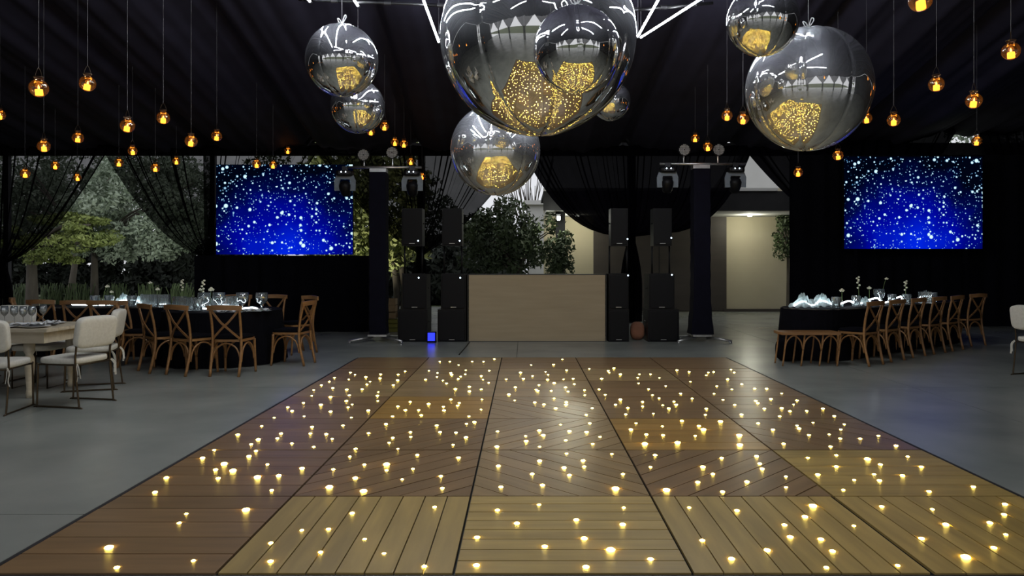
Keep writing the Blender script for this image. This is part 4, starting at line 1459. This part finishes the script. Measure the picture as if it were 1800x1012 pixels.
# flowers
def flower(px, D, top_py, label, kind='round', lean=0.0, size=.035):
    x, y = at(px, D)
    zt_ = PZ(top_py, D) - ZT_
    t = thing('flower_vase', label, 'flower', (x, y, ZT_), group='single stems on the tables')
    MB().lathe([(.001, .002), (.022, .002), (.026, .03), (.02, .07), (.01, .085), (.012, .1), (.011, .1), (.009, .085), (.018, .07), (.001, .01)], 14).build('vase', 'clear_glass', t, True)
    pts = curve([(0, 0, .01), (lean * .2, 0, zt_ * .4), (lean * .6, 0, zt_ * .8), (lean, 0, zt_)], 12)
    MB().tube(pts, .0035, 6).build('stem', 'stem_green', t, True)
    if kind == 'round':
        for k in range(9):
            a = 2 * PI * k / 9
            M = Matrix.Translation((lean, 0, zt_)) @ Matrix.Rotation(a, 4, 'Z') @ Matrix.Rotation(math.radians(50 if k % 2 else 25), 4, 'Y')
            MB().rbox(size * .55, 0, .004, size * 1.2, size * .9, size * .5, e=2, n=10, m=6, M=M).build('petal', 'petal', t, True)
        MB().rbox(lean, 0, zt_ + .004, size, size, size * .9, e=2, n=10, m=6).build('heart', 'petal', t, True)
    else:
        for k in range(7):
            q = pts[-1 - k]
            a = k * 2.4
            MB().rbox(q.x + .016 * math.cos(a), q.y + .016 * math.sin(a), q.z, .038, .038, .03, e=2, n=8, m=5).build('bud', 'petal', t, True)


flower(180, 11.95, 502, 'bending cream bloom at the left end of the left table', 'round', .08)
flower(196, 11.98, 512, 'small white bloom beside the bending cream one', 'round', 0, .03)
flower(264, 12.1, 496, 'faint white bloom behind the tulle, left long table', 'round', 0, .03)
flower(277, 11.9, 507, 'tan bloom above the blue glass cubes', 'round', 0, .035)
flower(320, 11.78, 492, 'tall thin pale bloom at the right end of the left long table', 'spike', 0)
flower(352, 11.35, 508, 'small cream bloom in the middle of the round table', 'round', 0, .03)
flower(356, 11.0, 493, 'tall cream flower spike on the round table', 'spike', .01)
flower(370, 10.95, 507, 'large cream bloom right of the tall spike, round table', 'round', .01, .045)
flower(1480, 11.4, 509, 'white bloom low at the left of the right table', 'round', 0, .04)
flower(1510, 12.0, 487, 'tall flower spike, tallest at the left of the right table', 'spike', -.02)
flower(1528, 12.12, 505, 'cream bloom between the spike and the bent stem', 'round', 0, .035)
flower(1549, 12.45, 489, 'bent stem with drooping bloom, right table', 'round', .09, .03)
flower(1592, 12.35, 494, 'small sprig above the third chair, right table', 'spike', 0)


# ------------------------------------------------------------------ outdoors
def leaves(n, centers, spread, size, seed, flat=1.0):
    r_ = np.random.default_rng(seed)
    c = np.asarray(centers, float)
    idx = r_.integers(0, len(c), n)
    d = r_.normal(size=(n, 3))
    d /= np.linalg.norm(d, axis=1)[:, None]
    rad = spread * r_.uniform(.45, 1.05, n) ** .6
    p = c[idx] + d * rad[:, None] * np.array([1, 1, flat])
    t1 = r_.normal(size=(n, 3))
    t1 /= np.linalg.norm(t1, axis=1)[:, None]
    t2 = np.cross(t1, d + .6 * r_.normal(size=(n, 3)))
    t2 /= np.linalg.norm(t2, axis=1)[:, None]
    s = size * r_.uniform(.6, 1.3, n)[:, None]
    q = np.stack([p - t1 * s, p + t2 * s * .45, p + t1 * s, p - t2 * s * .45], 1).reshape(-1, 3)
    b = MB()
    b.v = [tuple(v) for v in q]
    b.f = [(4 * i, 4 * i + 1, 4 * i + 2, 4 * i + 3) for i in range(n)]
    return b


def blob(c, r, n, seed):
    r_ = np.random.default_rng(seed)
    d = r_.normal(size=(n, 3))
    d /= np.linalg.norm(d, axis=1)[:, None]
    return np.asarray(c) + d * (r_.uniform(.2, 1, n) ** .5)[:, None] * np.asarray(r)


def tree(name, label, base, trunk_top, crown, rad, nclump, nleaf, lm, seed, tr=.12, leaf=.10, spread=.45, cat='tree', lean=0, flat=1.0):
    t = thing(name, label, cat, base)
    bx, by, bz = base
    if trunk_top:
        tk = MB().tube(curve([(0, 0, -.05), (lean * .4, 0, trunk_top * .4), (lean, 0, trunk_top)], 10), [tr * (1.25 - .5 * i / 10) for i in range(11)], 10)
        tk.build('trunk', 'bark', t, True)
        r_ = random.Random(seed)
        br = MB()
        for k in range(7):
            a = r_.uniform(0, 6.28)
            e = Vector((crown[0] - bx + rad[0] * .7 * math.cos(a), crown[1] - by + rad[1] * .6 * math.sin(a), crown[2] - bz + rad[2] * r_.uniform(-.4, .7)))
            s = Vector((lean, 0, trunk_top * r_.uniform(.8, 1.0)))
            br.tube(curve([s, s.lerp(e, .5) + Vector((0, 0, .25)), e], 8), [tr * .5 * (1 - i / 9.5) + .008 for i in range(9)], 6)
        br.build('branches', 'bark', t, True)
    cl = blob((crown[0] - bx, crown[1] - by, crown[2] - bz), rad, nclump, seed)
    leaves(nleaf, cl, spread, leaf, seed, flat).build('foliage', lm, t)['kind'] = 'stuff'
    return t


c = P(245, 370, 24)
tree('garden_tree', 'grey-green leafy tree filling the left curtain opening', (PX(166, 24), 24, 0), 2.0, (c.x, 24, c.z), (2.5, 1.6, 1.75), 60, 16000, 'leaf_grey', 3, .115, .085, .42)
c = P(105, 425, 22.5)
tree('garden_tree', 'lime green tree with drooping branches behind the left curtain', (PX(56, 22.5), 22.5, 0), 2.0, (c.x, 22.5, c.z + .1), (1.75, 1.0, .8), 60, 6000, 'leaf_lime', 4, .16, .07, .30, flat=.4)
c = P(120, 330, 29)
tree('garden_tree', 'slim leaning tree between the two left trunks', (PX(122, 27), 27, 0), 2.4, (c.x, 29, c.z), (3.2, 1.6, 1.8), 40, 7000, 'leaf_grey', 5, .11, .10, .55, lean=.35)
# dark undergrowth behind
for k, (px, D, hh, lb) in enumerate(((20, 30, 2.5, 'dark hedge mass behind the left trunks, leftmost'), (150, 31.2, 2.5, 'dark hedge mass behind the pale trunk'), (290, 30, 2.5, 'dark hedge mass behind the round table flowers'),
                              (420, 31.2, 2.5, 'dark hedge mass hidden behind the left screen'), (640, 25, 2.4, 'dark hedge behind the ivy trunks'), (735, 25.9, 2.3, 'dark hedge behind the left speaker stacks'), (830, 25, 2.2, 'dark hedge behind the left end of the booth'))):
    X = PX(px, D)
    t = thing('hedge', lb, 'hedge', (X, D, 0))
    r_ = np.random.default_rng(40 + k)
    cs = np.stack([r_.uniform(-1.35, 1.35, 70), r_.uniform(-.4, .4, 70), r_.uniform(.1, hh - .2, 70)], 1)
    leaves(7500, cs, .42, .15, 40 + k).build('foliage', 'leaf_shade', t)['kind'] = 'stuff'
for k, px in enumerate((45, 95, 140, 205, 262, 318)):
    X = PX(px, 23.3)
    t = thing('border_plant', 'low spiky border plant on the lawn edge, %s from left' % ('first', 'second', 'third', 'fourth', 'fifth', 'sixth')[k], 'plant', (X, 23.3, 0), group='border plants behind the left tables')
    b = MB()
    r_ = random.Random(60 + k)
    for q in range(110):
        a, x0_, y0_ = r_.uniform(0, 6.28), r_.uniform(-.28, .28), r_.uniform(-.25, .25)
        h_, o_ = r_.uniform(.35, .8), r_.uniform(.05, .14)
        b.tube([(x0_, y0_, 0), (x0_ + o_ * .4 * math.cos(a), y0_ + o_ * .4 * math.sin(a), h_ * .7), (x0_ + o_ * math.cos(a), y0_ + o_ * math.sin(a), h_)], 1, flat=(.004, .025))
    b.build('blades', 'leaf_dark', t)['kind'] = 'stuff'
# tall tree belt at the end of the garden
for k, (px, hgt, lm, lb) in enumerate(((-60, 6.2, 'leaf_grey', 'far garden tree seen through the far left curtain'), (70, 6.6, 'leaf_grey', 'far garden tree left of the opening peak'),
                                   (200, 7.0, 'leaf_grey', 'far garden tree straight behind the left curtain opening'), (330, 6.6, 'leaf_grey', 'far garden tree right of the left curtain opening'),
                                   (470, 6.5, 'leaf_dark', 'far garden tree hidden by the left screen'), (610, 6.3, 'leaf_ivy', 'far garden tree behind the left lighting tower'),
                                   (735, 5.2, 'leaf_dark', 'far garden tree behind the left speaker stacks'), (835, 3.4, 'leaf_dark', 'low far garden tree left of the pale sky'))):
    D = 34
    X = PX(px, D)
    tree('garden_tree', lb, (X, D, 0), 2.0, (X, D, hgt * .55), (1.55, 1.3, hgt * .45), 40, 3300, lm, 200 + k, .14, .125, .55)
# ivy hedge behind the left screen and tower
X0, X1 = PX(545, 19.2), PX(742, 19.2)
t = thing('ivy_hedge', 'pale yellow-green ivy hedge between the left screen and speakers', 'hedge', ((X0 + X1) / 2, 19.2, 0))
r_ = np.random.default_rng(90)
cs = np.stack([r_.uniform(-(X1 - X0) / 2, (X1 - X0) / 2, 160), r_.uniform(-.2, .2, 160), r_.uniform(1.35, 4.6, 160)], 1)
leaves(9000, cs, .30, .10, 90).build('foliage', 'leaf_ivy', t)['kind'] = 'stuff'
for dx in (.75, .95, -.5):
    MB().tube(curve([(dx, 0, -.02), (dx + .05, 0, .7), (dx - .05, 0, 1.6)], 8), .09, 8).build('trunk', 'bark', t, True)
def fill_light(x, y, energy, aim, col, label):  # unseen spot with a housing, added to brighten the foliage
    fg = thing('garden_fill_light', label, 'light', (x, y, 0), group='added fill lights in the garden')
    MB().box(-.1, .1, -.06, .06, .06, .2).build('housing', 'dark_metal', fg)
    MB().box(-.05, .05, -.03, .03, 0, .06).build('stand', 'dark_metal', fg)
    ld = bpy.data.lights.new('fill_beam', 'SPOT')
    ld.energy, ld.color, ld.spot_size, ld.spot_blend, ld.shadow_soft_size = energy, col, math.radians(95), .7, .08
    lo = bpy.data.objects.new('fill_beam', ld)
    COL.objects.link(lo)
    lo.parent = fg
    lo.location = (0, .1, .25)
    d_ = Vector(aim) - Vector((x, y + .1, .25))
    lo.rotation_euler = d_.to_track_quat('-Z', 'Y').to_euler()


fill_light(PX(600, 17.9), 17.9, 170, (PX(640, 19.2), 19.2, 2.2), (1.0, .95, .72), 'added fill spot hidden behind the left screen, brightening the ivy hedge')
fill_light(PX(372, 18.6), 18.6, 420, (PX(215, 24), 24, 2.9), (.95, 1.0, .88), 'added fill spot hidden behind the black skirt cloth, brightening the grey-green tree')
# dark shrub behind the booth
c = P(905, 425, 19.6)
tree('shrub', 'dark green shrub behind the booth, under the pale lower ball', (c.x, 19.6, 0), 1.2, (c.x, 19.6, c.z + .05), (1.35, .7, 1.15), 45, 9000, 'leaf_dark', 7, .06, .07, .32, 'shrub')
c = P(985, 450, 19.0)
tree('shrub', 'small dark shrub at the right end of the booth', (c.x, 19.0, 0), .8, (c.x, 19.0, c.z - .1), (.35, .3, .7), 12, 1500, 'leaf_dark', 8, .04, .06, .22, 'shrub')
# bare tree against the pale sky
c = P(935, 330, 30)
t = thing('bare_tree', 'thin bare tree against white sky behind the lower ball', 'tree', (c.x, 30, 0))
b = MB()
r_ = random.Random(12)
for k in range(26):
    x_ = r_.uniform(-.9, .9)
    b.tube(curve([(x_ * .2, 0, 2.2), (x_ * .7 + r_.uniform(-.1, .1), r_.uniform(-.3, .3), 3.6), (x_ * 1.2, r_.uniform(-.4, .4), r_.uniform(4.2, 6.2))], 8), [.03 * (1 - i / 9.5) + .006 for i in range(9)], 5)
b.build('branches', 'bark', t, True)
MB().tube([(0, 0, -.1), (0, 0, 2.3)], .09, 8).build('trunk', 'bark', t, True)
c = P(1385, 390, 21.0)
tree('shrub', 'dark climbing plant at the right end of the house wall', (c.x, 21.0, 0), 2.0, (c.x, 21.0, 2.3), (.45, .3, .7), 14, 2000, 'leaf_dark', 9, .04, .06, .25, 'plant')
# tree row seen beyond the right backdrop tip
c = P(1720, 250, 24)
tree('garden_tree', 'tree tip showing above the right screen', (c.x, 24, 0), 3.0, (c.x, 24, 5.0), (1.4, 1.0, 1.6), 20, 3500, 'leaf_grey', 10, .12, .09, .45)

# house behind the terrace
HD = 21.6
t = thing('house', 'cream house wall with dark door panel and flat roof beyond the terrace', 'building', (PX(1150, HD), HD, 0))
ox = PX(1150, HD)
hx = lambda px, D=HD: PX(px, D) - ox
MB().box(hx(956), hx(1460), 0, .25, 0, 3.6).build('wall', 'plaster_cream', t)
dr = MB().box(hx(1043), hx(1276), -.07, -.01, .02, PZ(378, HD)).build('door_panel', 'brown_door', t)
for px in (1100, 1158, 1217):
    MB().box(hx(px) - .008, hx(px) + .008, -.078, -.07, .03, PZ(380, HD)).build('panel_seam', 'roof_dark', dr)
MB().box(hx(960, 19.2), hx(1480, 19.2), -2.4, .3, PZ(371, 19.2), PZ(371, 19.2) + .06).build('soffit', 'plaster_white', t)
MB().box(hx(955, 19.2), hx(1480, 19.2), -2.46, -2.4, PZ(370, 19.2), PZ(336, 19.2)).build('fascia', 'roof_dark', t)
MB().box(hx(955, 19.2), hx(1365, 19.2), -2.5, -2.4, PZ(336, 19.2), PZ(331, 19.2)).build('gutter', 'plaster_white', t)
MB().box(hx(955, 19.2), hx(1480, 19.2), -2.4, .3, PZ(336, 19.2) - .1, PZ(336, 19.2)).build('roof', 'roof_dark', t)
MB().box(hx(977, 19.4), hx(993, 19.4), -2.25, -2.05, 0, PZ(371, 19.2)).build('column', 'roof_dark', t)
MB().box(hx(1270), hx(1460), -.12, -.002, 0, .08).build('plinth', 'brown_door', t)
# white gable of a neighbouring tent
ga = thing('white_gable', 'pale triangular tent gable seen over the roof beside the right tower', 'tent', (PX(1318, 25), 25, 0))
MB().add([(-1.2, 0, 3.9), (1.35, 0, 3.9), (0.1, .0, 5.6), (-1.2, .5, 3.9), (1.35, .5, 3.9), (.1, .5, 5.6)], [(0, 1, 2), (3, 5, 4), (0, 2, 5, 3), (1, 4, 5, 2), (0, 3, 4, 1)]).build('canvas', 'plaster_white', ga)
for x in (-1.1, 1.25):
    MB().tube([(x, .2, 0), (x, .2, 3.95)], .04, 8).build('pole', 'steel', ga)
# low white house far behind the shrub
fh = thing('far_house', 'small white wall and roof edge behind the shrub, under the pale sky', 'building', (PX(965, 26), 26, 0))
MB().box(-.75, .9, 0, 2, 0, 3.45).build('wall', 'plaster_white', fh)
MB().box(-.9, 1.0, -.2, 2.1, 3.45, 3.6).build('roof', 'plaster_white', fh)
# wall lamp on the house
lp = thing('wall_lamp', 'small bright lamp on the dark column by the house', 'lamp', P(982, 383, 18.95))
MB().lathe([(.001, -.06), (.03, -.06), (.045, -.02), (.045, .03), (.001, .05)], 12).build('bulb', 'lamp_glow', lp, True)
MB().box(-.05, .05, .04, .12, -.04, .1).build('bracket', 'dark_metal', lp)


def lamp_point(parent, loc, energy, col):
    d_ = bpy.data.lights.new('lamp_light', 'POINT')
    d_.energy, d_.color, d_.shadow_soft_size = energy, col, .06
    o_ = bpy.data.objects.new('lamp_light', d_)
    COL.objects.link(o_)
    o_.parent = parent
    o_.location = loc


lamp_point(lp, (0, -.12, -.02), 12, (1.0, 1.0, .85))
for px_, wd in ((1015, 'left, above the cream wall by the shrub'), (1318, 'right, above the cream wall beside the dark door')):
    q = Vector((PX(px_, 20.6), 20.6, PZ(371, 19.2)))
    sl = thing('soffit_lamp', 'small round lamp under the house eave, ' + wd, 'lamp', q, group='lamps under the house eave')
    MB().lathe([(.001, -.05), (.05, -.05), (.07, -.02), (.07, 0)], 14).build('shade', 'lamp_glow', sl, True)
    MB().lathe([(.075, -.012), (.085, -.012), (.085, 0), (.075, 0)], 14).build('ring', 'dark_metal', sl)
    lamp_point(sl, (0, 0, -.14), 26, (1.0, .98, .78))
